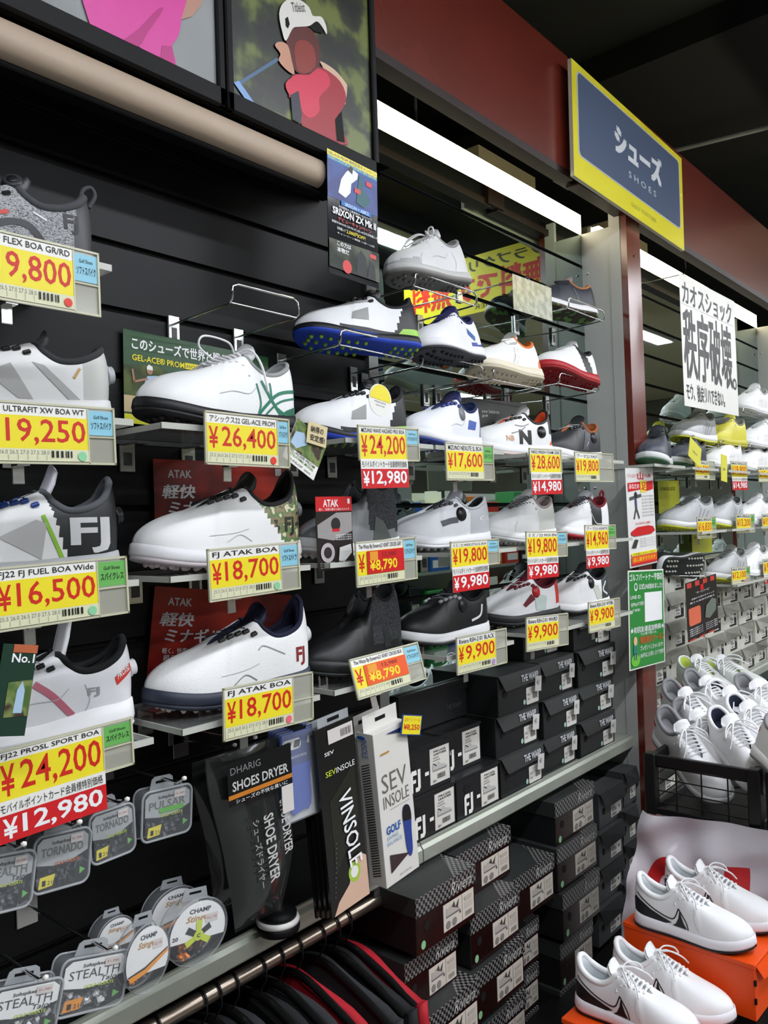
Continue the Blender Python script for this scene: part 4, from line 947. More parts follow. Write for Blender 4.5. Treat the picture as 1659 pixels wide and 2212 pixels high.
SPEC = dict(
 knit=dict(upper=KNIT, heel='4a4b4e', lin='4c4d50', tongue='66686a', mid='d8d8d6', out='c04038', closure='boa_tongue', dial='3a3b3e', lace='b03028', heel_tab=.006, pull=True, rim=.007, hs=.98,
   region=lambda x, z, y: 'heel' if x < .10-.02*(z-.08)*20 else None, decals=[FJ(.16, .062, .085, .092, '222326'), dict(strokes=[([(.62, .062), (.50, .070), (.42, .078)], .006)], mat='cc3a30', name='red_trim'), dict(strokes=[([(.55, .036), (.45, .06), (.33, .064), (.24, .034)], .010)], mat='38393c', name='cage'), seam((.30, .085), (.24, .076), m='e8e8e8', w=.003)]),
 ultra=dict(upper='eeeeec', heel='c9cac4', lin='3a3a3c', tongue='4a4a4c', closure='boa_heel', dial='b4b6ba', mid='f2f2f0', out='e4e4e2', rim=.006, hs=.95, dial_r=.014,
   region=lambda x, z, y: 'heel' if x < .16 and z > .03 else None, decals=[dict(polys=[[(.62, .068), (.50, .085), (.40, .034), (.47, .034)], [(.40, .090), (.34, .086), (.16, .034), (.22, .034)]], mat='b4b4b2', name='side_panel'), dict(strokes=[([(.17, .085), (.20, .07)], .004)], mat='c8a060', name='seam')]),
 fuel=dict(upper='f0f0ee', heel='1e2022', lin='5a5c60', tongue='e4e2ea', closure='boa_heel', dial='1c1c1e', mid='b8babb', out='a4a6a8', tongue_up=.012, rim=.006, hs=1.08, heel_tab=.014, dial_r=.014, lace='2a4a9a', logo='2a4a9a',
   region=lambda x, z, y: 'heel' if x < .30+(z-.06)*.9 else None, decals=[dict(strokes=[([(.29, .026), (.335, .060), (.385, .098)], .006)], mat='8fc83a', name='green_line'), FJ(.26, .040, .06, .094, 'd8d8d8'), dict(polys=[[(.40, .034), (.60, .068), (.42, .092), (.37, .086)]], mat='bcbcba', name='side_panel')]),
 prosl=dict(upper='e6e6e8', heel='dcdcde', lin='17181a', tongue='ededee', closure='boa_heel', dial='e8e8ea', mid='f6f6f6', out='eeeeee', tongue_up=.030, wave=.003, mid_h=.026, rim=.006, hs=1.06, heel_tab=.008, dial_r=.013, spikes=False,
   decals=[dict(strokes=[([(.50, .088), (.42, .068), (.33, .036)], .010)], mat='c06a7c', name='pink_stripe'), dict(polys=[[(.11, .082), (.02, .10), (.01, .088), (.10, .07)]], mat='d8382c', name='heel_label'), dict(text='PRO/SL', rect=(.095, .078, .025, .088), mat='f4f4f4', name='heel_print', slope=.012, off=.0018), FJ(.25, .058, .19, .072, '9a9ca0')]+SEAMS),
 asics=dict(upper='f2f3f2', lin='9a9c9c', tongue='f0f0f0', mid='1a1a1c', out='0e0e10', cleat='26262a', closure='lace', loop=True, bow=False, mid_h=.016, decals=[
   dict(strokes=[([(.30, .086), (.235, .056), (.16, .030)], .0055), ([(.02, .078), (.18, .068), (.28, .045), (.33, .030)], .0055), ([(.02, .066), (.17, .055), (.26, .036), (.28, .029)], .0035), ([(.34, .080), (.315, .05), (.335, .030)], .0035), ([(.24, .084), (.22, .05), (.10, .030)], .0035)], mat='1a7a5c', name='green_stripes'), dict(polys=[[(.02, .028), (.20, .028), (.12, .042), (.02, .052)]], mat='1f6a50', name='green_stripes')]+SEAMS[:1]),
 camo=dict(upper='eeeeec', heel=CAMO, lin='2a2a2a', tongue='3a3a38', closure='boa_heel', dial='8a8c90', mid='e6e5e6', out='c8bcc0', cleat='d8c8cc', lace='2a2a2a', logo='3c3c3c', heel_tab=.024, hs=1.06, bump=.25,
   region=lambda x, z, y: 'heel' if x < .12+(z-.02)*2.2 and x < .36 else None, decals=[FJ(.15, .050, .085, .082, '26241f'), seam((.55, .044), (.46, .055), (.38, .044)), seam((.66, .055), (.5, .058), (.40, .064), m='c4c6c6')]),
 navy=dict(upper='efefed', lin='1c2038', tongue='1c2038', closure='boa_heel', dial='e4e4e4', mid='2c3242', out='262b38', cleat='e4e0e2', lace='2a2a2a', logo='303030', heel_tab=.024, hs=1.06, bump=.25,
   decals=[FJ(.14, .048, .075, .080, '8a2a2a'), seam((.58, .038), (.50, .050), (.42, .038), m='8a8c8c', w=.0018), seam((.40, .086), (.36, .091), (.26, .078), (.22, .072), m='9a9c9c', w=.0018), seam((.66, .055), (.5, .058), (.40, .064), m='c4c6c6')]),
 mizuno=dict(upper='efeff0', heel='1a1b1e', lin='2a2a2e', tongue='4a4c50', closure='boa_tongue', dial='1c1c1e', mid='16171a', out='2446b8', out_h=.016, cleat='9ac83a', lace='222222', logo='222222', wave=.002, mid_h=.014, heel_tab=.012,
   region=lambda x, z, y: 'heel' if (x < .26-(z-.03)*1.6) or (z < .036 and x < .72) else None, decals=[dict(polys=[[(.62, .052), (.60, .070), (.46, .088), (.47, .056)]], mat='9a9a98', name='side_panel'), dict(polys=[[(.02, .026), (.24, .026), (.18, .045), (.02, .05)]], mat='9ad24a', name='green_heel')]),
 knitg=dict(upper='76787a', heel=KNITD, lin='151617', sock=.040, closure='none', mid='e8e8e8', out='d8d8d8', rim=.004, region=lambda x, z, y: 'heel' if x < .45 and z > .055 else None, decals=[dict(polys=[[(.40, .034), (.16, .034), (.26, .075), (.36, .085)]], mat='4c524e', name='side_panel')]),
 knitb=dict(upper='141516', heel=KNITD, lin='101112', sock=.040, closure='none', mid='1a1b1b', out='202121', rim=.004, wave=.003, region=lambda x, z, y: 'heel' if x < .45 and z > .055 else None, decals=[dict(polys=[[(.30, .045), (.22, .045), (.26, .085), (.31, .085)]], mat='262b29', name='side_panel')]),
 greyw=dict(upper='dededd', lin='9a9a9a', toe='b4b4b2', mid='c9c8c5', out='8e8c88', closure='lace', spikes=True, out_h=.014, mid_h=.016, region=lambda x, z, y: 'toe' if x > .80 and z < .05 else None, decals=SEAMS),
 navycam=dict(upper='2c2f3a', lin='b8764a', tongue='8a8c90', mid='eeeeee', out=CAMOD, out_h=.014, closure='strap', spikes=False, decals=[seam((.35, .085), (.30, .04), m='6a6c74', w=.004)]),
 bluew=dict(upper='eef0f4', heel='e4e8ee', lin='22305a', tongue='3a3a70', mid='f2f2f4', out='3a4a9a', closure='boa_side', dial_at=(.385, .090), dial='8a8c90', dial_cap='dial', lace='222244', logo='2c3c8a', decals=[dict(polys=[[(.30, .055), (.18, .055), (.15, .075), (.27, .078)]], mat='3a5ab0', name='blue_panel'), dict(polys=[[(.10, .034), (.0, .034), (.0, .085), (.06, .08)]], mat='6a86c0', name='heel_panel')]+SEAMS[:1]),
 bluerack=dict(upper='f0f0f4', lin='2a2a5a', tongue='34306a', mid='f0f0f2', out='2a2c34', closure='lace', lace='3a3a6a', bow=False, region=lambda x, z, y: 'heel' if z < .045 and x < .30 else None, heel='3a4aa0', decals=[dict(polys=[[(.34, .066), (.22, .05), (.20, .062), (.32, .082)]], mat='3a6ab0', name='blue_panel')]),
 strap=dict(upper='f0f0ee', toe='f4f4f4', lin='e87a3a', mid='e8dfc8', out='d6cbb0', closure='strap', spikes=True, region=lambda x, z, y: None, decals=[dict(polys=[[(.12, .03), (.02, .03), (.02, .055), (.10, .06)]], mat='f07a3a', name='heel_panel'), dict(strokes=[([(.56, .034), (.48, .06), (.46, .085)], .022)], mat='f6f6f6', name='strap_side'), dict(strokes=[([(.585, .036), (.51, .062), (.49, .085)], .002), ([(.53, .036), (.45, .058), (.43, .085)], .002)], mat='4a4a4a', name='strap_edge')]),
 redrack=dict(upper='f2f2f2', heel='17171a', lin='2a2a2c', tongue='d8d8d8', mid='b41e26', out='96161e', closure='lace', lace='d8d8d8', bow=False, region=lambda x, z, y: 'heel' if .16+(z-.03)*1.2 < x < .30+(z-.03)*1.2 else None, decals=[dict(polys=[[(.10, .03), (.01, .03), (.01, .045), (.08, .045)]], mat='e0502a', name='heel_panel')]),
 nbw=dict(upper='efefef', lin='e0501e', tongue='e8e8e8', mid='f0f0f0', out='e0c8c0', closure='boa_side', dial='1a1a1a', dial_at=(.20, .075), heel='1d1d1f', heel_tab=.012, rim_mat='heel', region=lambda x, z, y: 'heel' if x < .10 and z > .07 else None, decals=[dict(text='N', rect=(.52, .038, .34, .078), mat='1a1a1a', bold=.06), dict(strokes=[([(.56, .090), (.46, .088), (.36, .096)], .0025), ([(.62, .066), (.50, .075), (.42, .086)], .0025)], mat='7a7c80', name='cage'), dict(polys=[[(.10, .03), (.0, .03), (.0, .05), (.07, .05)]], mat='f06a2a', name='heel_panel'), dict(text='NB', rect=(.70, .045, .60, .060), mat='d8a078', name='small_print')]),
 puma=dict(upper='2a2c30', lin='a8623a', tongue='26282c', heel='1c1d20', mid='f2f2f2', out='e8e8e8', closure='boa_side', dial='2a2a2c', dial_at=(.22, .075), spikes=False, decals=[dict(polys=[[(.50, .034), (.36, .034), (.28, .085), (.40, .09)]], mat='4a4c52', name='side_panel'), dict(strokes=[([(.40, .045), (.33, .065), (.31, .08)], .002)], mat='d8d8d8', name='piping')]),
 wide=dict(upper='f0f1f4', heel='c6c8cb', lin='1e1f22', tongue='9a9ca0', mid='f2f2f4', out='e2e2e4', closure='boa_side', dial='1a1a1c', dial_at=(.37, .086), dial_r=.015, lace='44464a', logo='5a5c62', rim_mat='heel', region=lambda x, z, y: 'heel' if x < .27 else None, decals=[dict(text='MIZUNO', rect=(.17, .068, .05, .080), mat='f6f6f6'), dict(strokes=[([(.60, .064), (.50, .07), (.42, .072)], .014)], mat='5a5c64', name='strap_panel')]),
 moien=dict(upper='e9e9e9', heel='cfd0c8', lin='a89a98', tongue='c4c4c2', mid='e4e4e2', out='d0d0ce', closure='lace', lace='8a8a88', bow=False, region=lambda x, z, y: 'heel' if x < .36 and z > .035 else None, decals=SEAMS[2:]),
 redlace=dict(upper='f0f0f0', heel='26282a', lin='7a2028', tongue='c0c2c4', mid='f0f0f0', out='b4202c', closure='lace', lace='6a6c70', bow=False, pull=True, region=lambda x, z, y: 'heel' if .22 < x < .44 and z > .042 else None, decals=[dict(strokes=[([(.46, .085), (.36, .05), (.24, .045)], .003)], mat='d8d8d8', name='piping')]),
 rblack=dict(upper='1a1b1c', heel='1e1f20', lin='101011', tongue='161718', mid='f0f0f0', out='1a1a1a', closure='boa_side', dial_at=(.385, .090), dial='242527', dial_cap='stripe', stripe='c8ccd0', lace='8a8c90', logo='c8cacc', decals=[dict(strokes=[([(.14, .085), (.17, .06), (.28, .05)], .006)], mat='e8e8e8', name='swash'), dict(polys=[[(.30, .026), (.02, .026), (.02, .036), (.28, .036)]], mat='f0f0f0', name='heel_panel')]),
 rmaroon=dict(upper='f0f0f0', heel='d8382e', lin='5a1420', tongue='6a1826', mid='1c1c1e', out='161618', closure='boa_side', dial_at=(.385, .090), dial='c4222c', dial_cap='stripe', stripe='5a0e14', lace='d8d8d8', logo='6a1826', region=lambda x, z, y: 'heel' if x < .12 and z > .05 else None, decals=[dict(polys=[[(.60, .06), (.46, .086), (.40, .070), (.56, .052)]], mat='6a1826', name='eyestay'), dict(polys=[[(.42, .09), (.24, .075), (.26, .035), (.40, .04)]], mat='c8d8d0', name='clear_tag')]),
 rwhite=dict(upper='f0f0f0', heel='3c4240', lin='1a1a1c', tongue='26282a', mid='f2f2f2', out='2a2a2c', closure='boa_side', dial_at=(.385, .090), dial='161617', dial_cap='stripe', stripe='4a4a4c', lace='9a9a9a', logo='26282a', region=lambda x, z, y: 'heel' if x < .20 and z > .036 else None, decals=[dict(strokes=[([(.12, .09), (.18, .065), (.10, .05)], .006)], mat='e8e8e8', name='swash'), dict(polys=[[(.38, .085), (.26, .08), (.20, .04), (.28, .035)]], mat='d2d4c8', name='clear_tag')]),
)
SHOES = [  # spec, label, how it is set down
 ('knit', 'grey speckled knit shoe with red trim and a pull tab at the left edge', ('lay', 195, -150, 1.22, 1.905, False, PI-.22)),
 ('ultra', 'white shoe with grey panels and a silver heel dial at the left edge', ('lay', 232, -150, 1.23, 1.672, False, PI-.22)),
 ('fuel', 'white shoe with black heel panel, white letters and a green line', ('lay', 250, -150, 1.22, 1.425, False, PI-.22)),
 ('prosl', 'pale grey spikeless shoe with a pink stripe and wavy sole', ('lay', 280, -120, 1.22, 1.178, False, PI-.22)),
 ('asics', 'white laced shoe with green crossed stripes and black sole', ('lay', 622, 300, 1.18, 1.672, False)),
 ('camo', 'white shoe with a camouflage heel and a pale spiked sole', ('lay', 636, 290, 1.18, 1.425, False)),
 ('navy', 'white shoe with navy lining and navy spiked sole', ('lay', 656, 318, 1.18, 1.178, False)),
 ('mizuno', 'white and black dial shoe with blue and green sole on a wire rack', ('put', 903, 770, 642, 745, 1.15, True, 1.0, .22)),
 ('mizuno', 'white and black dial shoe with blue sole and round tag on a shelf', ('lay', 868, 634, 1.22, 1.672, True)),
 ('knitg', 'grey high collared knit shoe with white sole behind the red headed hang card', ('lay', 844, 652, 1.22, 1.425, True)),
 ('knitb', 'all black high collared knit shoe on the lowest shoe shelf', ('lay', 852, 664, 1.22, 1.178, True)),
 ('greyw', 'white and grey laced shoe on the topmost wire rack before the mirror', ('put', 1005, 628, 850, 612, 1.20, True, 1.0, .15)),
 ('navycam', 'dark navy strap shoe with camouflage sole on the topmost rack by the steel panel', ('put', 1283, 695, 1130, 668, 1.20, True, 1.0, .2)),
 ('bluerack', 'white laced shoe with blue heel and panels on a wire rack', ('put', 1032, 792, 916, 777, 1.18, True, 1.0, .2)),
 ('strap', 'white strap shoe with an orange heel and cream sole on a wire rack', ('put', 1162, 835, 1026, 815, 1.18, True, 1.0, .2)),
 ('redrack', 'white laced shoe with a red sole on a wire rack by the steel panel', ('put', 1283, 845, 1168, 812, 1.18, True, 1.0, .2)),
 ('bluew', 'white dial shoe with pale blue heel before the mirror', ('lay', 1022, 880, 1.22, 1.672, True)),
 ('nbw', 'white shoe with a black N, side dial and orange heel', ('lay', 1182, 1014, 1.22, 1.672, True)),
 ('puma', 'dark grey spikeless shoe with white sole beside the steel panel', ('lay', 1284, 1174, 1.22, 1.672, True)),
 ('wide', 'white shoe with grey heel and large black side dial', ('lay', 1048, 846, 1.22, 1.425, True)),
 ('moien', 'pale grey and white laced shoe before the mirror', ('lay', 1186, 1050, 1.22, 1.425, True)),
 ('redlace', 'white and black laced shoe with red sole and red loop', ('lay', 1303, 1188, 1.22, 1.425, True)),
 ('rblack', 'black dial shoe with white midsole above the shoeboxes', ('lay', 1042, 862, 1.22, 1.19, True)),
 ('rmaroon', 'white dial shoe with maroon tongue and red dial', ('lay', 1198, 1035, 1.22, 1.19, True)),
 ('rwhite', 'white dial shoe with dark grey heel beside the steel panel, lowest shelf', ('lay', 1303, 1178, 1.22, 1.19, True)),
]
def shelf_for(r, z, label, zlock=None):
    L = r['L']*r.matrix_world.to_scale().x; a = r.matrix_world.translation; c = a+r.matrix_world.col[0].to_3d().normalized()*L
    x0, x1 = min(a.x, c.x), max(a.x, c.x)
    acrylic(x0-.005, x1-.03, z, label)
def make_shoes():
    for sp, lb, how in SHOES:
        r = make_shoe('golf_shoe', lb, SPEC[sp], 'golf shoes on the shoe wall')
        if how[0] == 'lay':
            lay(r, how[1], how[2], how[3], how[4], how[5], s=1.05 if how[2] < 0 or how[2] > 330 else 1.12, yaw=how[6] if len(how) > 6 else None)
            bpy.context.view_layer.update()
            shelf_for(r, how[4], 'acrylic shelf under the '+lb.split(' at the')[0].split(' beside')[0].split(' before')[0].split(' behind')[0].split(' above')[0].split(' on ')[0])
        else:
            put(r, *how[1:]); bpy.context.view_layer.update()
            L = r['L']*r.matrix_world.to_scale().x; a = r.matrix_world.translation; c = a+r.matrix_world.col[0].to_3d().normalized()*L
            x0, x1 = min(a.x, c.x), max(a.x, c.x)
            rack(x0+(x1-x0)*.12, x1-.01, min(a.z, c.z)-.012, 'chrome wire rack holding the '+lb.split(' on ')[0])
    pl, pr = at(372, 712, 1.35), at(512, 738, 1.35)
    rack(pl.x, pr.x, (pl.z+pr.z)/2+.01, 'empty chrome wire rack on the black slat wall left of the blue soled shoe', dep=-.19, lip=.035)
    # round swing tag of the blue soled shoe
    M, w, h = card_frame((800, 822), (848, 840), (795, 890), 1.09)
    t = thing('swing_tag', 'round edged white and yellow swing tag on the blue soled shoe', 'tag', M); b = MB(); b.prism(b.rrect_pts(0, 0, w, h, w*.45, 6), -.001, 0, WHI)
    b.poly([(w*.5+w*.47*math.cos(a), h-w*.47+w*.46*math.sin(a)) for a in [PI*k/10 for k in range(11)]], .0006, YEL); b.text('MIZUNO', w*.25, h*.40, w*.75, h*.45, .0006, GTX); b.text('WAVE', w*.3, h*.3, w*.7, h*.34, .0006, GTX); b.build('sheet', t)
# ------------------------------------------------------------------ shoeboxes (front lower left corner at the origin, front on y = 0)
BW, BH, BD = .22, .115, .26
BBLK = mat('box_black', '1c1d1e', rough=.42, noise=.1, nscale=20); BDK = mat('box_dark_grey', '303231', rough=.5); BBRN = mat('box_brown_black', '26100f', rough=.22, noise=.25, nscale=8)
LBL = mat('box_label', 'd9d6ce', rough=.45); LBLC = mat('box_label_cream', 'd6cdc0', rough=.45); HOLE = mat('hole_black', '040404', rough=.9)
HT = None
def houndstooth():
    m = bpy.data.materials.new('houndstooth_print'); m.use_nodes = True; nt = m.node_tree; b = nt.nodes['Principled BSDF']; b.inputs['Roughness'].default_value = .3
    tc = nt.nodes.new('ShaderNodeTexCoord'); out = []
    for rot, sc in (((0, 0, 0), 130), ((0, .78, 0), 92)):
        mp = nt.nodes.new('ShaderNodeMapping'); mp.inputs['Rotation'].default_value = rot; mp.inputs['Location'].default_value = (.0013, .003, .0021); nt.links.new(tc.outputs['Object'], mp.inputs[0])
        c = nt.nodes.new('ShaderNodeTexChecker'); c.inputs['Scale'].default_value = sc; nt.links.new(mp.outputs[0], c.inputs['Vector']); out.append(c)
        c.inputs['Color1'].default_value = (1, 1, 1, 1); c.inputs['Color2'].default_value = (0, 0, 0, 1)
    mx = nt.nodes.new('ShaderNodeMix'); mx.data_type = 'RGBA'; mx.blend_type = 'MIX'; mx.inputs[0].default_value = .35
    nt.links.new(out[0].outputs[0], mx.inputs[6]); nt.links.new(out[1].outputs[0], mx.inputs[7])
    r = nt.nodes.new('ShaderNodeValToRGB'); r.color_ramp.interpolation = 'CONSTANT'; r.color_ramp.elements[0].color = lin(hx('1a1a1a'))+(1,); r.color_ramp.elements[1].position = .5; r.color_ramp.elements[1].color = lin(hx('787674'))+(1,)
    nt.links.new(mx.outputs[2], r.inputs[0]); nt.links.new(r.outputs[0], b.inputs['Base Color']); return m
def shoe_print(c, x, y, w, h, m, m2=None):       # a small side view of a shoe printed on a label
    P = [(0, .1), (.95, .05), (1, .2), (.85, .42), (.55, .6), (.42, .95), (.30, .9), (.18, .72), (.02, .85), (0, .4)]
    c.p([(x+a*w, y+b_*h) for a, b_ in P], m)
    c.p([(x+a*w, y+b_*h) for a, b_ in ((0, 0), (.95, -.02), (1, .12), (.0, .12))], m2 or GTX)
FRM = Matrix(((1, 0, 0, 0), (0, 0, -1, 0), (0, 1, 0, 0), (0, 0, 0, 1)))    # sheet plane -> front plane of a box
def _of(c, name, parent, x, z, y, R=None):
    o = c.b.build(name, parent); o.matrix_local = Matrix.Translation((x, y, z)) @ FRM @ (R or Matrix.Identity(4)); return o
def box_fj():
    t = thing('shoebox', 'x', 'box'); b = MB(); b.box(0, 0, 0, BW, BD, BH, BBLK, bev=.0015); b.disc(0, 0, 0, 0, 0, HOLE) if False else None; b.build('carton', t)
    b = MB(); b.box(-.002, -.002, BH-.004, BW+.002, BD, BH+.002, BBLK); b.build('lid', t)
    c = Card(.09, .092); c.base(LBL); c.t('PRO|SL', .2, .86, .85, .93, KTX, .02); c.t('LEATHER', .2, .79, .85, .85, KTX, .02); c.t('53097J', .15, .62, .5, .67, GTX, .01); c.t('WHITE', .15, .70, .45, .75, GTX, 0); shoe_print(c, .12, .36, .74, .26, mat('print_pale', 'bcbab6'), mat('print_mid', '8a8884')); c.s_([(.15, .58), (.3, .5)], .03, KTX)
    c.bars(.35, .12, .75, .26, KTX, 16, 4); c.t('25.5', .12, .06, .28, .12, KTX, .02); _of(c, 'size_label', t, BW-.098, .012, -.0012)
    c = Card(.05, .055); c.k = 2; m = WHI
    for P in ([(0, 0), (.2, 0), (.2, 1), (0, .9)], [(0, .78), (.55, .78), (.5, 1), (.1, 1)], [(.2, .42), (.45, .42), (.45, .58), (.2, .58)], [(.62, .2), (.62, 1), (.85, 1), (.85, .15), (.72, 0), (.4, 0), (.4, .2)]): c.p(P, m)
    c.r(1.25, .55, 1.6, .72, WHI); _of(c, 'logo', t, .035, .012, -.0006)
    c = Card(.026, .03); c.d(.5, .5, .48, HOLE); _of(c, 'thumb_hole', t, .035, .066, -.0006)
    return t
def box_warp(stk='9fc6b4'):
    t = thing('shoebox', 'x', 'box'); b = MB(); b.box(0, 0, 0, BW, BD, BH, BBLK, bev=.0015); b.build('carton', t)
    b = MB(); b.box(-.001, -.004, BH-.002, BW+.001, BD, BH+.001, BDK); b.add([(0, -.004, BH), (BW, -.004, BH), (BW-.012, -.012, BH-.040), (.022, -.012, BH-.044)], [(0, 3, 2, 1)], BDK); b.add([(0, -.0035, BH), (BW, -.0035, BH), (BW-.012, -.0115, BH-.040), (.022, -.0115, BH-.044)], [(0, 1, 2, 3)], BDK); ld = b.build('lid', t)
    c = Card(.09, .02); c.k = 3; c.t('THE WARP', 0, 0, 1, 1, mat('warp_print', 'c8cacc'), .02, shear=.2); _of(c, 'lid_print', ld, BW-.115, BH-.032, -.0122, Matrix.Rotation(-.19, 4, 'X'))
    c = Card(.066, .050); c.b.prism(c.b.rrect_pts(0, 0, c.w, c.h, .004), -.0005, 0, LBL); c.bars(.52, .25, .9, .65, GTX, 12, 3); c.t('25.5', .08, .5, .3, .65, GTX, .01); c.t('ブラック', .2, .78, .7, .88, GTX, 0); c.t('KNIT', .08, .25, .3, .38, GTX, 0); _of(c, 'size_label', t, BW-.078, .008, -.0012)
    c = Card(.034, .045); c.base(mat('tag_white', 'cfcdc8', rough=.35)); c.t('41', .2, .4, .6, .75, GTX, .01); _of(c, 'paper_tag', t, BW-.052, BH-.070, -.0145, Matrix.Rotation(-.12, 4, 'Z'))
    c = Card(.022, .028); c.d(.5, .5, .48, HOLE); _of(c, 'thumb_hole', t, .022, .045, -.0006)
    c = Card(.013, .013); c.d(.5, .5, .5, mat('dot_'+stk, stk, rough=.5), .6); _of(c, 'dot_sticker', t, BW-.095, .012, -.0006)
    return t
def box_riv(stk='8cc490', shoe_m='b9b2aa'):
    global HT
    if HT is None: HT = houndstooth()
    t = thing('shoebox', 'x', 'box'); b = MB(); b.box(0, 0, 0, BW, BD, BH-.002, BBLK, bev=.0012); b.box(.001, -.0004, .001, BW-.001, 0, BH-.004, BBRN); b.build('carton', t)
    l = BH*.33
    b = MB(); b.box(-.0025, -.003, BH-l, BW+.0025, -.001, BH, HT); b.box(-.0025, -.001, BH-l*.2, BW+.0025, BD, BH, BDK); b.poly([(-.0025, 0)]*0 or [(BW*.62, -.003), (BW+.0025, -.003), (BW+.0025, .10)], BH+.0004, HT)
    b.box(-.0025, -.001, BH-l, 0, BD, BH-l*.2, BDK); b.box(BW, -.001, BH-l, BW+.0025, BD, BH-l*.2, BDK); ld = b.build('lid', t)
    c = Card(.082, .024); c.k = 4; c.t('Riviera', 0, 0, 1, 1, mat('script_silver', 'c4c2bc', rough=.4), .0, shear=.35); _of(c, 'lid_script', ld, BW*.55, BH-l*.86, -.0035)
    c = Card(.118, .056); c.base(LBLC); c.r(.60, .0, .607, 1, BK); shoe_print(c, .08, .48, .45, .42, mat('print_'+shoe_m, shoe_m), GTX); c.p([(.26, .78), (.34, .95), (.38, .70), (.5, .95), (.46, .62)], mat('print_dark', '4c4640'))
    c.d(.14, .20, .07, mat('print_sole', '8a857e')); c.d(.34, .20, .07, mat('print_sole', '8a857e')); c.t('4', .50, .36, .545, .50, KTX, .02); c.r(.68, .72, .92, .86, mat('print_haze', 'bdb4a8')); c.bars(.70, .12, .92, .3, mat('print_haze2', '9a9288'), 10, 5)
    for k in range(3): c.t('RSH-2101 25.5cm', .66, .42+.09*k, .94, .47+.09*k, mat('print_haze2', '9a9288'), 0)
    _of(c, 'size_label', t, BW-.124, .012, -.0012)
    c = Card(.020, .022); c.d(.5, .5, .5, HOLE); _of(c, 'thumb_hole', t, .026, .040, -.0006)
    c = Card(.016, .016); c.d(.5, .5, .5, mat('dot_'+stk, stk, rough=.5), .55); _of(c, 'dot_sticker', t, .014, .008, -.0006)
    return t
def box_grey(col='47494a', dark=True):
    t = thing('shoebox', 'x', 'box'); g = mat('box_'+col, col, rough=.55, noise=.12, nscale=15)
    b = MB(); b.box(0, 0, 0, BW, BD, BH, g, bev=.0015); b.build('carton', t)
    b = MB(); b.box(-.001, -.004, BH-.002, BW+.001, BD, BH+.001, g); b.add([(.004, -.004, BH), (BW, -.004, BH), (BW-.01, -.018, BH-.045), (.03, -.016, BH-.05)], [(0, 3, 2, 1), (0, 1, 2, 3)], g); b.build('lid', t)
    c = Card(.095, .052); c.base(LBL)
    if not dark: c.r(.66, .0, 1.0, 1.0, KTX); c.t('FJ', .72, .5, .94, .75, LBL, .03); c.r(.0, -.18, 1, -.02, KTX)
    shoe_print(c, .08, .35, .48, .40, mat('print_mid', '8a8884')); c.d(.80, .45, .06, GTX) if dark else None; c.bars(.12, .08, .5, .24, GTX, 12, 2); _of(c, 'size_label', t, BW-.115, .016, -.0012)
    c = Card(.022, .024); c.d(.5, .5, .48, HOLE); _of(c, 'thumb_hole', t, .03, .04, -.0006)
    return t
ORDN = ['first', 'second', 'third', 'fourth', 'fifth', 'sixth', 'seventh', 'eighth', 'ninth', 'tenth']
def setbox(proto, used, label, x0, z0, x1, z1, y, group, rz=0.0, d=BD):
    M = Matrix.Translation((x0, y, z0)) @ Matrix.Rotation(rz, 4, 'Z') @ Matrix.Diagonal(((x1-x0)/BW, d/BD, (z1-z0)/BH, 1))
    if not used: proto.matrix_world = M; proto['label'] = label; proto['group'] = group; return proto
    return copy_tree(proto, M=M, label=label, group=group)
def frontbox(tl, tr, bl, yd):                     # box end seen at three pixel corners on plane yd
    a, b_, c = at(*tl, yd), at(*tr, yd), at(*bl, yd); x0 = (a.x+c.x)/2; z1 = (a.z+b_.z)/2; z0 = z1-(a.z-c.z)
    return x0, z0, b_.x, z1
ZS = .725
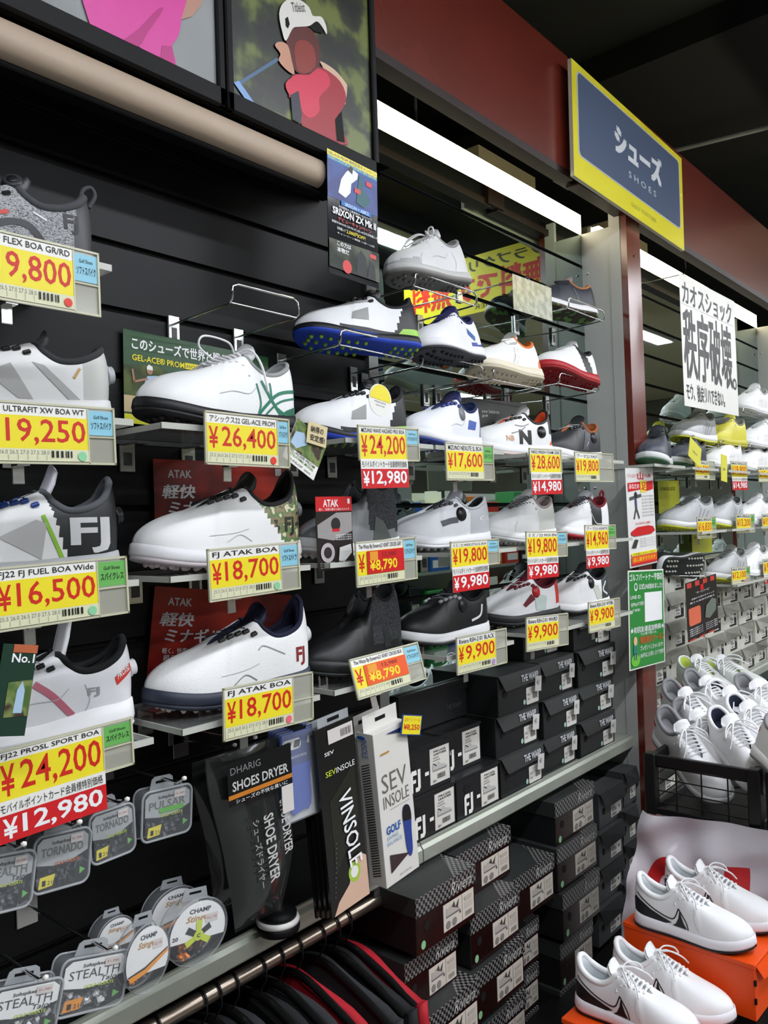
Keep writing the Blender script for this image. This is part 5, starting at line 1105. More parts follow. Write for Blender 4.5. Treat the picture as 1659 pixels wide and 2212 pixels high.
def make_boxes():
    g = 'black shoeboxes on the mid shelf'; p = box_fj(); k = 0; y0 = 1.222; Y = -.113
    xa = at(900, 1780, y0).x; x1, _, x2, _ = frontbox((996, 1669), (1086, 1637), (998, 1787), y0); hh = .110
    for lb, X0_, X1_, r in (('black shoebox with white letters and shoe label, lower one beside the white insole box', x1-(x2-x1)-.006, x1-.006, 0), ('black shoebox with white letters, lower one left of the flapped boxes', x1, x2, 0), ('black shoebox with white shoe label on top, beside the white insole box', x1-(x2-x1)-.012, x1-.014, 1), ('black shoebox with white shoe label on top, left of the flapped boxes', x1-.030, x2-.030, 1)):
        setbox(p, k > 0, lb, X0_, ZS-.003+r*(hh+.002), X1_, ZS-.003+r*(hh+.002)+hh, Y+(.005 if r else 0)+(.03 if k == 3 else 0), 'black shoeboxes with a shoe picture label'); k += 1
    p = box_warp(); k = 0
    cols = [(1086, 1181), (1186, 1260), (1264, 1343)]
    xs = [(at(a, 1640, y0).x, at(b_, 1600, y0).x) for a, b_ in cols]; xs[0] = (x2+.008, xs[0][1])
    names = ['first column', 'middle column', 'column by the steel panel']; rows = ['bottom', 'second', 'third', 'top']
    hw = .112
    for ci, (xa_, xb_) in enumerate(xs):
        for r in range(4):
            top = r == 3
            if r == 3 and ci == 0: continue
            xb2 = xb_ if not (ci == 2 and r == 0) else xb_-.02
            off = (.012 if (r+ci) % 2 else 0)+(.06 if top and ci == 1 else 0)
            setbox(p, k > 0, 'black flapped shoebox with white label, %s box of the %s' % (rows[r], names[ci]), xa_+.002, ZS-.003+r*(hw+.002), xb2-.002, ZS-.003+r*(hw+.002)+hw-(.02 if top and ci == 1 else 0), Y+off, 'black flapped shoeboxes'); k += 1
    # plain dark box set back over the lettered ones
    t = thing('shoebox', 'plain black shoebox lying lengthwise in the dark above the lettered boxes', 'box', (x1-.10, Y+.10, ZS+2*hh+.004)); b = MB(); b.box(0, 0, 0, .30, .16, .10, BBLK, bev=.0015); b.build('carton', t)
    b = MB(); b.box(-.002, -.002, .075, .302, .162, .104, BBLK); b.build('lid', t); c = Card(.07, .014); c.k = 3; c.t('THE WARP', 0, 0, 1, 1, mat('faint_print', '3c3e40'), .01, shear=.2); _of(c, 'lid_print', t, .20, .03, -.0006)
    # Riviera stacks below the shelf
    gp = 'dark shoeboxes with houndstooth lids'
    p = box_riv(); k = 0; yr = 1.15
    R = [ ('houndstooth lidded shoebox, upper one of the near stack under the shelf', (897, 1940), (1023, 1868), (901, 2066), 1.13), ('houndstooth lidded shoebox, second of the near stack', (873, 2076), (985, 2012), (877, 2196), 1.16), ('houndstooth lidded shoebox, lowest of the near stack at the bottom edge', (905, 2206), (1031, 2118), (908, 2330), 1.12),
      ('houndstooth lidded shoebox set back behind the top of the near stack', (985, 1850), (1099, 1782), (988, 1962), 1.21), ('houndstooth lidded shoebox, topmost of the second stack', (1016, 1982), (1118, 1913), (1018, 2095), 1.15), ('houndstooth lidded shoebox, second of the second stack', (1022, 2108), (1129, 2019), (1027, 2220), 1.14), ('houndstooth lidded shoebox, lowest of the second stack', (1030, 2225), (1133, 2140), (1034, 2330), 1.14),
      ('houndstooth lidded shoebox, topmost of the third stack', (1100, 1920), (1193, 1830), (1106, 2020), 1.19), ('houndstooth lidded shoebox, second of the third stack', (1095, 2030), (1161, 1975), (1100, 2125), 1.22), ('houndstooth lidded shoebox, third of the third stack', (1095, 2133), (1161, 2076), (1100, 2225), 1.22), ('houndstooth lidded shoebox, lowest of the third stack', (1095, 2235), (1161, 2170), (1100, 2330), 1.22),
      ('houndstooth lidded shoebox, topmost of the fourth stack', (1197, 1735), (1280, 1687), (1202, 1832), 1.20), ('houndstooth lidded shoebox, second of the fourth stack', (1202, 1835), (1286, 1779), (1206, 1929), 1.19), ('houndstooth lidded shoebox, third of the fourth stack', (1213, 1935), (1292, 1873), (1220, 2035), 1.18), ('houndstooth lidded shoebox, fourth of the fourth stack', (1207, 2036), (1278, 1988), (1214, 2133), 1.20), ('houndstooth lidded shoebox, fifth of the fourth stack', (1208, 2142), (1281, 2075), (1214, 2240), 1.20)]
    stk = ['8cc490', 'd8b23a', 'c49a9a']
    for lb, tl, tr, bl, yd in R:
        x0, z0, x1_, z1 = frontbox(tl, tr, bl, yd); setbox(p, k > 0, lb, x0, z0, x1_, z1-.001, yd-DW, gp, d=min(.27, 1.55-yd)); k += 1
    # grey boxes beyond them
    p = box_grey(); k = 0
    for col, (u0, u1) in enumerate(((1292, 1343), (1345, 1372))):
        for r in range(5):
            v = 1700+r*92+(0 if col == 0 else -40); yd = 1.21-(.012*(r % 2))
            a = at(u0, v, yd); x1_ = at(u1, v-25, yd).x
            z1 = .60-r*.117+(0 if col == 0 else .02)
            if z1-.115 < .1: continue
            setbox(p, k > 0, 'dark grey flapped shoebox, %s from top in the %s pilaster stack' % (ORDN[r], ('inner', 'outer')[col]), a.x, z1-.115, x1_, z1, yd-DW, 'dark grey shoeboxes by the pilaster'); k += 1
# ------------------------------------------------------------------ cleat packs, insoles and hangers of the lower left
CLR = mat('blister_clear', 'c9cdd0', rough=.08, alpha=.14, spec=.9); CLRE = mat('blister_edge', 'b4b8ba', rough=.12, alpha=.7, spec=.8)
def hook(x, z, ylen, label):
    t = thing('display_hook', label, 'hook', (x, 0, z), 'chrome display hooks on the black slat wall')
    b = MB(); b.tube([(0, -.004, 0), (0, -ylen+.02, .004), (0, -ylen, .014)], .0025, CHR, 6); b.lathe([(0, -.004), (.004, -.002), (.004, .002), (0, .004)], WHI, 10, Matrix.Translation((0, -ylen, .014))); b.build('prong', t)
    b = MB(); b.box(-.018, -.005, -.035, .018, -.001, .012, CLIP, bev=.001); b.build('back_plate', t)
    return t
def pile(b, w, h, d, cols, n, seed, r=.006):
    rn = random.Random(seed)
    for k in range(n):
        a = rn.uniform(0, 6.28); x = rn.uniform(r, w-r); y = rn.uniform(r*.6, h-r*.6)*(1-.3*abs(x/w-.5)); z = -rn.uniform(r, d-r)
        M = Matrix.Translation((x, y, z)) @ Matrix.Rotation(a, 4, 'X') @ Matrix.Rotation(rn.uniform(0, 6), 4, 'Y')
        b.box(-r*1.6, -r*.35, -r*.35, r*1.6, r*.35, r*.35, cols[k % len(cols)], M); b.box(-r*.35, -r*1.5, -r*.3, r*.35, r*1.5, r*.3, cols[k % len(cols)], M)
PLBL = mat('pack_label_grey', 'a9adae', rough=.3); PLBW = mat('pack_label_white', 'f0f0ee', rough=.3)
def rect_pack(label, tl, tr, bl, brand, name, sub, dark, subm, stk, yd=1.15, accent=None, d=.030):
    M, w, h = card_frame(tl, tr, bl, yd); t = thing('cleat_pack', label, 'pack', M, 'clear plastic packs of shoe cleats')
    b = MB(); o = b.rrect_pts(0, 0, w, h, min(w, h)*.16); i = b.rrect_pts(.004, .004, w-.004, h-.004, min(w, h)*.14)
    n = len(o); rings = [(o, -d), (o, -d*.45), ([(p[0]*1.0, p[1]) for p in o], -.006), (i, 0)]
    vs = [(p[0], p[1], z) for q, z in rings for p in q]; fs = [(r*n+k, r*n+(k+1) % n, (r+1)*n+(k+1) % n, (r+1)*n+k) for r in range(3) for k in range(n)]
    b.add(vs, fs, CLR, True); b.add(vs[3*n:], [tuple(range(n))], CLR); b.add(vs[:n], [tuple(range(n-1, -1, -1))], CLR); b.tube([(p[0], p[1], -.004) for p in o], .0022, CLRE, 6, closed=True); b.tube([(p[0], p[1], -d) for p in o], .0016, CLRE, 5, closed=True); b.build('case', t)
    b = MB(); b.prism([(w*.22, h*.97), (w*.72, h*.97), (w*.68, h*1.19), (w*.62, h*1.24), (w*.32, h*1.24), (w*.26, h*1.19)], -d*.6, -d*.6+.0012, CLRE); b.rect(w*.34, h*1.10, w*.60, h*1.15, -d*.6+.0016, BK); b.build('hang_tab', t)
    c = Card(w, h); pl = PLBL if dark else PLBW; top = [(.05, .50), (.35, .44), (.65, .47), (.95, .60), (.95, .86), (.86, .95), (.14, .95), (.05, .86)]
    c.b.poly([(a*w, q*h) for a, q in top], -.0030, pl); c.k = -20
    c.b.poly([(a*w, q*h) for a, q in [(.05, .49), (.35, .43), (.65, .46), (.95, .59), (.95, .55), (.65, .41), (.35, .38), (.05, .45)]], -.0031, KTX)
    z = -.0026; b = c.b
    b.text(brand, w*.30, h*.80, w*.62, h*.88, z, KTX, bold=.02); b.text(name, w*.12, h*.62, w*.86, h*.78, z, GTX if dark else mat('ink_dark', '3a3a3c'), bold=.0 if not dark else .02)
    if sub: b.text(sub, w*.60, h*.52, w*.9, h*.61, z, KTX, bold=.01, shear=.2)
    b.text('GOLF CLEATS', w*.36, h*.44, w*.80, h*.50, z+.0002, subm, bold=.02)
    if accent: b.prism(b.rrect_pts(w*.32, h*.53, w*.82, h*.63, h*.045), z+.0002, z+.0006, accent)
    b.poly([(a*w, q*h) for a, q in [(.10, .08), (.34, .10), (.38, .30), (.12, .28)]], -.0022, mat('sticker_'+stk, stk, rough=.4)); b.rect(w*.16, h*.12, w*.22, h*.22, -.0019, KTX); b.text('21', w*.25, h*.13, w*.33, h*.2, -.0019, KTX)
    b.rect(w*.74, h*.12, w*.95, h*.36, -.0022, KTX); b.poly([(w*(.845+.07*math.cos(k*2.1)), h*(.25+.08*math.sin(k*2.1))) for k in range(3)], -.0019, GRN)
    b.rect(w*.62, h*.78, w*.84, h*.93, -.0015, mat('price_sticker', 'd8d2cc', rough=.5)); b.text('¥1,980', w*.64, h*.83, w*.82, h*.88, -.0012, mat('ink_pink', 'c87878'))
    b.build('insert_card', t)
    b = MB(); pile(b, w*.9, h*.45, d*.8, [mat('cleat_dark', '2c2f31', rough=.4), mat('cleat_mid', '55585a', rough=.4)] if dark else [mat('cleat_white', 'e8e8e6', rough=.4), mat('cleat_grey', '6a6c6e', rough=.4)], 34, len(label), r=.0075)
    o2 = b.build('cleats', t); o2.location = (w*.05, h*.04, -.006); tag(o2, kind='stuff')
    p = M @ Vector((w*.47, h*1.12, 0)); hook(p.x, p.z+.002, -p.y+.045, 'chrome hook carrying the '+label.split(' on ')[0].split(' at ')[0]); return t
def round_pack(label, tl, tr, bl, style, yd=1.13, d=.032, tw=0):
    M, w, h = card_frame(tl, tr, bl, yd); M = M @ Matrix.Translation((w/2, h/2, 0)) @ Matrix.Rotation(tw, 4, 'Y'); r = min(w, h)/2
    sx, sy = w/2/r, h/2/r
    t = thing('cleat_pack', label, 'pack', M, 'round clear packs of shoe cleats')
    S = Matrix.Diagonal((sx, sy, 1, 1))
    b = MB(); b.lathe([(r*.97, -d), (r, -d+.003), (r, -.004), (r*.95, 0), (0, 0)], CLR, 40, S); b.lathe([(r*1.0, -.006), (r*1.03, -.004), (r*1.0, -.002)], CLRE, 40, S, cap=False); b.lathe([(r*.97, -d), (r*1.02, -d+.002), (r, -d+.004)], CLRE, 40, S, cap=False); b.build('case', t)
    b = MB(); b.prism([(-r*.45, r*.86), (r*.45, r*.86), (r*.36, r*1.22), (-r*.36, r*1.22)], -d*.7, -d*.7+.0012, CLRE, S); b.rect(-r*.2, r*1.05, r*.2, r*1.12, -d*.7+.0016, BK, S); b.build('hang_tab', t)
    GOLD = mat('ink_gold', 'b8862c', rough=.4); b = MB(); z = -.003
    n = 28; lo = -.25 if style == 'star' else -.45
    P = [(.92*r*math.cos(a), .92*r*math.sin(a)) for a in [math.asin(lo)+(PI-2*math.asin(lo))*k/n for k in range(n+1)]]
    b.poly(P, z, PLBW, S); z += .0004
    b.text('CHAMP', -r*.36, r*.58, r*.36, r*.72, z, KTX, S, bold=.03); b.text('Stinger', -r*.45, r*.28, r*.42, r*.52, z, GOLD, S, bold=.02, shear=.3)
    b.rect(r*.2, r*.22, r*.62, r*.48, z+.0003, mat('price_sticker', 'd8d2cc', rough=.5), S); b.text('¥2,178', r*.24, r*.3, r*.58, r*.4, z+.0006, mat('ink_pink', 'c87878'), S)
    if style == 'star':
        b.text('20', -r*.85, -.12*r, -r*.66, 0.0, z, KTX, S, bold=.03)
        LG = mat('cleat_lime', 'c8d83a', rough=.3)
        for k in range(6):
            a = PI/2+k*PI/3; b.poly([(r*.1*math.cos(a-.9), -.1*r+r*.1*math.sin(a-.9)), (r*.46*math.cos(a-.22), -.1*r+r*.46*math.sin(a-.22)), (r*.46*math.cos(a+.22), -.1*r+r*.46*math.sin(a+.22)), (r*.1*math.cos(a+.9), -.1*r+r*.1*math.sin(a+.9))], z+.0004*(2 if k % 2 == 0 else 1), LG if k % 2 == 0 else KTX, S)
        b.disc(0, -.1*r, r*.16, r*.16, z+.0014, LG, S); b.text('C', -r*.06, -.16*r, r*.06, -.04*r, z+.0018, KTX, S, bold=.03)
    else:
        b.poly([(-r*.8, -r*.40), (-r*.1, -r*.28), (r*.88, r*.12), (r*.90, r*.02), (-r*.05, -r*.42), (-r*.7, -r*.56)], z, mat('swoop_orange', 'f09a2a', rough=.3), S); b.poly([(-r*.82, -r*.36), (-r*.1, -r*.22), (r*.88, r*.16), (r*.88, r*.12), (-r*.1, -r*.28), (-r*.8, -r*.40)], z+.0003, KTX, S)
    b.build('insert_card', t)
    b = MB(); pile(b, r*1.3, r*.8, d*.8, [mat('cleat_orange', 'f08a3a', rough=.35), mat('cleat_orange', 'f08a3a', rough=.35), mat('cleat_mid', '55585a', rough=.4)], 16, len(label), r=.006); o2 = b.build('cleats', t); o2.location = (-r*.65, -r*.85, -.006); tag(o2, kind='stuff')
    return t
def make_merch():
    LY = mat('ink_lime', 'c8d83a', rough=.4)
    for a in (('clear cleat pack with green stripe, topmost of the packs', (304, 1718), (411, 1693), (308, 1825), 'Softspikes', 'PULSAR', None, True, LY, 'e2d23a', 1.15, mat('pulsar_green', '5cae3a', rough=.4)),
              ('clear cleat pack with grey label left of the green striped one', (198, 1764), (294, 1731), (200, 1874), 'Softspikes', 'TORNADO', None, True, LY, 'e2d23a', 1.15),
              ('clear cleat pack with grey label under the red sale strip', (64, 1816), (188, 1788), (70, 1938), 'Softspikes', 'TORNADO', None, True, mat('ink_orange', 'c8602a'), 'e2d23a', 1.14),
              ('clear cleat pack of dark cleats cropped by the left edge', (-62, 1862), (65, 1838), (-58, 1988), 'Softspikes', 'STEALTH', 'Talon', True, LY, 'e2d23a', 1.13),
              ('clear cleat pack of white cleats with an orange sticker at the bottom', (108, 2084), (258, 2056), (116, 2206), 'Softspikes', 'STEALTH', 'Talon', False, LY, 'e8962a', 1.12),
              ('clear cleat pack of white cleats in the bottom left corner', (-48, 2150), (114, 2117), (-42, 2275), 'Softspikes', 'STEALTH', 'Talon', False, LY, 'e8962a', 1.11)):
        rect_pack(*a[:10], yd=a[10], accent=a[11] if len(a) > 11 else None)
    round_pack('round clear cleat pack with lime star, rightmost', (354, 1962), (484, 1930), (356, 2108), 'star', 1.13)
    round_pack('round clear cleat pack with orange swoop, in front', (262, 2018), (362, 1984), (266, 2168), 'swoop', 1.11)
    round_pack('round clear cleat pack half hidden behind the orange swoop one', (205, 1998), (290, 1970), (208, 2090), 'swoop', 1.19)
    round_pack('round clear cleat pack hidden behind the lime star one', (318, 1935), (430, 1905), (320, 2050), 'swoop', 1.20)
    # shoe dryer bags
    BAG = mat('glossy_black_bag', '08090a', rough=.12, spec=.6, coat=.4, bump=.25, bscale=22); BAGC = mat('clear_bag', '8a908c', rough=.07, alpha=.07, spec=1.0, bump=.5, bscale=30)
    for k, (lb, tl, tr, bl, yd) in enumerate((('glossy black shoe dryer bag with orange line hanging beside the blue insole cards', (456, 1640), (600, 1592), (482, 2022), 1.13), ('glossy black shoe dryer bag hidden behind the front one', (420, 1650), (540, 1615), (440, 1980), 1.20))):
        M, w, h = card_frame(tl, tr, bl, yd); t = thing('shoe_dryer_bag', lb, 'bag', M, 'black shoe dryer bags'); nx, ny = 10, 16
        def bulge(u, v): return .030*math.sin(PI*u)**.6*math.sin(PI*min(1, v*1.0))**.5*(.5+.7*(1-v))
        def shp(u, v): s = 1-.30*max(0, (.35-v)/.35)**1.3; return (w*(.5+(u-.5)*s*(1-.05*math.cos(PI*v)))+.012*math.sin(v*5), h*v)
        b = MB(); vs = []; fs = []
        for sd in (1, -1):
            o = len(vs)
            for j in range(ny+1):
                for i in range(nx+1):
                    u, v = i/nx, j/ny; p = shp(u, v); vs.append((p[0], p[1], sd*bulge(u, v)))
            for j in range(ny):
                for i in range(nx):
                    f = (o+j*(nx+1)+i, o+j*(nx+1)+i+1, o+(j+1)*(nx+1)+i+1, o+(j+1)*(nx+1)+i); fs.append(f if sd > 0 else f[::-1])
        b.add(vs, fs, BAG, True); b.build('bag', t)
        c = MB(); z = .031
        def sq(x0, y0, x1, y1, m, lift=0): c.rect(x0*w, y0*h, x1*w, y1*h, z+lift, m)
        sq(.02, .74, .98, .98, mat('header_black', '161616', rough=.2)); sq(.02, .775, .98, .80, mat('header_orange', 'c87a2a', rough=.3), .0004); c.text('SHOES DRYER', w*.08, h*.815, w*.92, h*.87, z+.0004, mat('dryer_print', 'c4c4c0'), bold=.02); c.text('DHARIG', w*.06, h*.91, w*.5, h*.95, z+.0004, mat('faint_print2', '7a7c7c')); c.text('シューズの不快な臭いに', w*.12, h*.745, w*.9, h*.77, z+.0004, WTX)
        R = Matrix.Translation((w*.48, h*.62, 0)) @ Matrix.Rotation(-PI/2+.08, 4, 'Z')
        c.text('SHOE DRYER', 0, 0, h*.40, w*.15, z+.004, mat('dryer_print', 'c4c4c0'), R, bold=.02); c.text('シューズドライヤー', h*.0, -w*.16, h*.40, -w*.06, z+.004, mat('faint_print3', '9a9c9a'), R, bold=.02)
        c.text('SHOE DRYER', -h*.03, w*.30, h*.30, w*.43, z-.003, mat('dryer_print', 'c4c4c0'), R, bold=.02)
        c.rect(w*.80, h*.58, w*.98, h*.74, z+.0008, mat('price_sticker', 'd8d2cc', rough=.5)); c.build('print', t)
        b = MB(); vs = [(x, y, zz+.004) for x, y, zz in vs[:(nx+1)*(ny+1)]]; b.add([(w*.5+(x-w*.5)*1.06, y*1.03-.004, zz) for x, y, zz in vs], [f for f in fs[:nx*ny]], BAGC, True); b.build('clear_cover', t)
        p = M @ Vector((w*.5, h*1.02, 0)); hook(p.x, p.z, -p.y+.02, 'chrome hook carrying the '+('front' if k == 0 else 'hidden')+' shoe dryer bag')
    # round shoe brush on the shelf
    p = at(601, 2000, 1.20); t = thing('shoe_brush', 'round black and white shoe brush standing on the shelf below the dryer bag', 'brush', (p.x, p.y, ZS-.003))
    b = MB(); b.lathe([(.040, 0), (.042, .006), (.042, .014), (.038, .016)], BK, 28); b.build('base', t)
    b = MB(); b.lathe([(.041, .016), (.042, .021), (.040, .026)], WHI, 28); b.build('felt_ring', t)
    b = MB(); b.lathe([(.036, .026), (.037, .034), (.022, .040), (.010, .044), (.008, .07), (.012, .085), (.0, .088)], BK, 24); b.build('handle', t)
    # insole cards
    BC = mat('insole_blue', '2f55b8', rough=.35); BC2 = mat('card_blue', '33488c', rough=.35)
    for k in range(5):
        dx = -6*k; lb = ['front white and blue insole card beside the shoe dryer bag', 'second white and blue insole card behind the front one', 'third white and blue insole card of the row', 'fourth white and blue insole card of the row', 'last white and blue insole card of the row'][k]
        M, w, h = card_frame((602+dx, 1590-3*k), (681+dx, 1566-3*k), (611+dx, 1784-2*k), 1.12+.014*k)
        t = thing('insole_card', lb, 'insole', M, 'white and blue insole cards'); c = Card(w, h); c.base(mat('card_pale', 'd4d6d8', rough=.3)); c.r(0, .62, 1, 1, BC2); c.b.prism(c.b.rrect_pts(.05*w, .80*h, .55*w, .92*h, .008), .0003, .0008, WHI); c.k = 5; c.t('SEV', .10, .82, .30, .90, KTX, .02); c.p([(.34, .82), (.5, .82), (.54, .90), (.38, .90)], KTX)
        c.t('FOOTBALANCE INSOLE', .1, .70, .7, .73, WTX, 0); c.p([(.70, .84), (.80, .82), (.86, .90), (.76, .92)], WHI); c.build('backing_card', t)
        c = Card(w, h); q = [(.18, .20), (.20, .12), (.28, .07), (.40, .09), (.55, .10), (.66, .09), (.74, .14), (.76, .25), (.74, .45), (.78, .62), (.24, .62)]
        c.b.prism([(a*w, b_*h) for a, b_ in q], .0006, .0045, BC); c.build('insole', t)
        c = Card(w, h); c.b.box(0, 0, .005, w, h, .006, CLR); c.b.rect(w*.35, h*1.0, w*.7, h*1.035, .001, BK); c.build('clear_sleeve', t)
    for k in range(4):
        dx = -11*k; lb = ['front black insole pack with vertical white letters', 'second black insole pack behind the front one', 'third black insole pack of the row', 'last black insole pack of the row'][k]
        M, w, h = card_frame((690+dx, 1575+4*k), (772+dx, 1540+4*k), (718+dx, 1985), 1.10+.016*k)
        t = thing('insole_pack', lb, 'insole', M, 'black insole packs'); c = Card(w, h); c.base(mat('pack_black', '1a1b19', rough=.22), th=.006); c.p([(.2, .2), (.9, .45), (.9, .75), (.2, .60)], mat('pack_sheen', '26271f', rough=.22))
        c.p([(.06, 0), (1, 0), (1, .22), (.86, .25), (.62, .20), (.5, .12), (.2, .06)], mat('insole_skin', 'd8b49c', rough=.5)); c.d(.66, .17, .16, mat('swirl_green', 'a8c84a', rough=.4), .055); c.d(.66, .17, .10, WHI, .032)
        c.t('SEV', .18, .845, .42, .865, WTX, .01); c.t('SEV', .16, .735, .42, .765, LY, .01); c.t('INSOLE', .43, .735, .92, .765, WTX, .0); c.r(.30, .90, .95, .975, mat('price_sticker', 'd8d2cc', rough=.5)); c.bars(.62, .915, .9, .955, KTX, 14, 3)
        R = Matrix.Translation((w*.40, h*.62, 0)) @ Matrix.Rotation(-PI/2+.10, 4, 'Z'); c.b.text('VINSOLE', 0, 0, h*.42, w*.34, .0032, WTX, R, bold=.012)
        for j in range(12): c.d(.12+.012*j, .10+.025*j, .012, GTX)
        c.build('pack', t)
        c = Card(w, h); c.b.box(w*.1, h, -.003, w*.9, h*1.05, -.002, CLRE); c.b.rect(w*.35, h*1.015, w*.65, h*1.035, -.0015, BK); c.build('hang_tab', t)
    WB = mat('carton_white', 'dedbd4', rough=.4); IB = mat('ink_insole_blue', '2b5fb0', rough=.4)
    for k in range(2):
        lb = ['white insole box with thin grey letters and a blue insole print', 'white insole box hidden behind the lettered one'][k]; dx = -36*k
        M, w, h = card_frame((831+dx, 1576+6*k), (901+dx, 1543+6*k), (836+dx, 1921), 1.085+.055*k); D = .046
        t = thing('insole_box', lb, 'insole box', M, 'white insole boxes'); c = Card(w, h); c.b.box(0, 0, -D, w, h, 0, WB, bev=.0008); c.k = 2; TH = mat('ink_thin', '6a6860', rough=.5)
        c.t('SEV', .12, .60, .86, .72, TH, -.004); c.t('INSOLE', .12, .50, .88, .58, TH, -.004); c.t('footbalance system', .3, .475, .88, .485, GTX, 0)
        c.t('GOLF', .13, .33, .55, .385, IB, .03); c.t('SWING', .13, .295, .46, .32, mat('ink_pale_blue', '8ab0d0'), 0); c.t('BALANCE', .13, .26, .55, .285, mat('ink_pale_blue', '8ab0d0'), 0)
        q = [(.72, .12), (.66, .18), (.64, .30), (.62, .40), (.66, .45), (.74, .46), (.84, .44), (.88, .38), (.85, .28), (.84, .16), (.79, .115)]
        sm = [(v.x, v.y) for v in catmull([Vector((a, b_, 0)) for a, b_ in q], 3, True)]
        c.p(sm, mat('insole_navy', '27408f', rough=.4)); c.p([(.625, .36), (.62, .40), (.66, .45), (.74, .46), (.84, .44), (.88, .38), (.87, .345)], KTX); c.p([(.16, .08), (.16, .20), (.72, .14)], mat('triangle_dark', '3a2a2c', rough=.4)); c.t('Sports Therapy', .4, .03, .75, .045, GTX, 0); c.p([(.35, .97), (.9, .97), (.9, .93)], mat('triangle_navy', '1f2f60', rough=.4)); c.r(.15, .85, .4, .86, mat('ink_gold', 'b8862c'))
        o = c.build('carton', t)
        c = Card(D, h); HB = mat('hatch_black', '3a3a38', rough=.5)
        for j in range(44): c.p([(.25, .05+j*.017), (.75, .075+j*.017), (.75, .083+j*.017), (.25, .058+j*.017)], HB)
        R = Matrix.Translation((D*.35, h*.96, 0)) @ Matrix.Rotation(-PI/2, 4, 'Z'); c.b.text('INSOLE', 0, -.003, h*.12, D*.30, .002, mat('ink_pale_blue2', '6a8ab8'), R, bold=.01); c.d(.4, .975, .25, IB, .012)
        o = c.build('side_print', t); o.matrix_local = Matrix(((0, 0, -1, 0), (0, 1, 0, 0), (1, 0, 0, -D), (0, 0, 0, 1)))
        c = Card(w, .022); c.b.box(0, 0, -D*.55, w, .035, -D*.55+.0008, WB); c.b.rect(w*.35, .014, w*.65, .022, -D*.55+.0012, BK); o = c.build('hang_tab', t); o.location = (0, h-.001, 0)
    # hanging rail with hangers and garments below the shelf
    pa, pb = at(250, 2225, 1.24), at(790, 1985, 1.24); zr = (pa.z+pb.z)/2; yr = pa.y
    t = thing('hanging_rail', 'chrome hanging rail under the front shelf', 'rail', (pa.x-.6, yr, zr)); b = MB(); b.tube([(0, 0, 0), (pb.x-pa.x+.65, 0, 0)], .015, mat('rail_chrome', 'a89a8c', rough=.25, metal=.9), 14); b.build('tube', t); b = MB(); b.box(pb.x-pa.x+.62, -.01, -.01, pb.x-pa.x+.64, .12, .03, CLIP); b.build('bracket', t)
    HG = mat('hanger_black', '141414', rough=.2); rn = random.Random(3)
    GC = [mat('cloth_black', '17181a', rough=.8), mat('cloth_red', 'b01424', rough=.7), mat('cloth_dark_grey', '2a2b2e', rough=.85)]
    us = [330, 430, 462, 500, 560, 600, 640, 690, 722, 748]
    nm = ['near the left end', 'third of the left group', 'second of the left group', 'first past the left group', 'below the brush', 'right of the brush', 'below the insole cards', 'below the black insole packs', 'second from the right end', 'at the right end']
    for k, u in enumerate(us):
        x = at(u, 2040, 1.24).x
        t = thing('clothes_hanger', 'black clothes hanger on the rail, '+nm[k], 'hanger', (x, yr, zr), 'black hangers on the rail'); b = MB()
        hk = [(0, .022*math.sin(a), .0-.022*math.cos(a)+.004) for a in [PI*1.35-PI*1.35*j/12 for j in range(13)]]
        hk = [(0, .0185*math.cos(a), .0185*math.sin(a)) for a in [-.4+ (PI+.5)*j/12 for j in range(13)]]
        hk = [(0, .0185*math.cos(-.5+(PI+.5)*j/12), .0185*math.sin(-.5+(PI+.5)*j/12)) for j in range(13)]+[(0, -.018, -.02), (0, -.002, -.045), (0, 0, -.06)]
        b.tube(hk, .0024, HG, 6); b.build('hook', t)
        b = MB(); b.tube(catmull([(0, -.19, -.125), (0, -.10, -.085), (0, 0, -.058), (0, .10, -.085), (0, .19, -.125)], 4), .008, HG, 8); b.build('shoulder_bar', t)
        gm = GC[1] if k in (6, 9) else GC[k % 2*2]
        b = MB(); prof = [(-.205, -.15), (-.19, -.118), (-.10, -.080), (-.03, -.062), (.03, -.062), (.10, -.080), (.19, -.118), (.205, -.15), (.21, -.50), (-.21, -.50)]
        sm = [(v.x, v.y) for v in catmull([Vector((a, q, 0)) for a, q in prof], 3, True)]
        n = len(sm); vs = []
        for xx, sc in ((-.012, .96), (-.008, 1.0), (.008, 1.0), (.012, .96)):
            for a, q in sm: vs.append((xx+.006*math.sin(a*30+k), a*sc, -.28+(q+.28)*sc))
        b.add(vs, [(r*n+i, r*n+(i+1) % n, (r+1)*n+(i+1) % n, (r+1)*n+i) for r in range(3) for i in range(n)], gm, True); b.add(vs[:n], [tuple(range(n-1, -1, -1))], gm); b.add(vs[3*n:], [tuple(range(n))], gm)
        o = b.build('garment'); o.matrix_world = Matrix.Translation((x+.012, yr, zr)); tag(o, '%s garment on the hanger %s' % ('red' if gm is GC[1] else 'dark', nm[k]), 'clothing', 'garments on the rail')
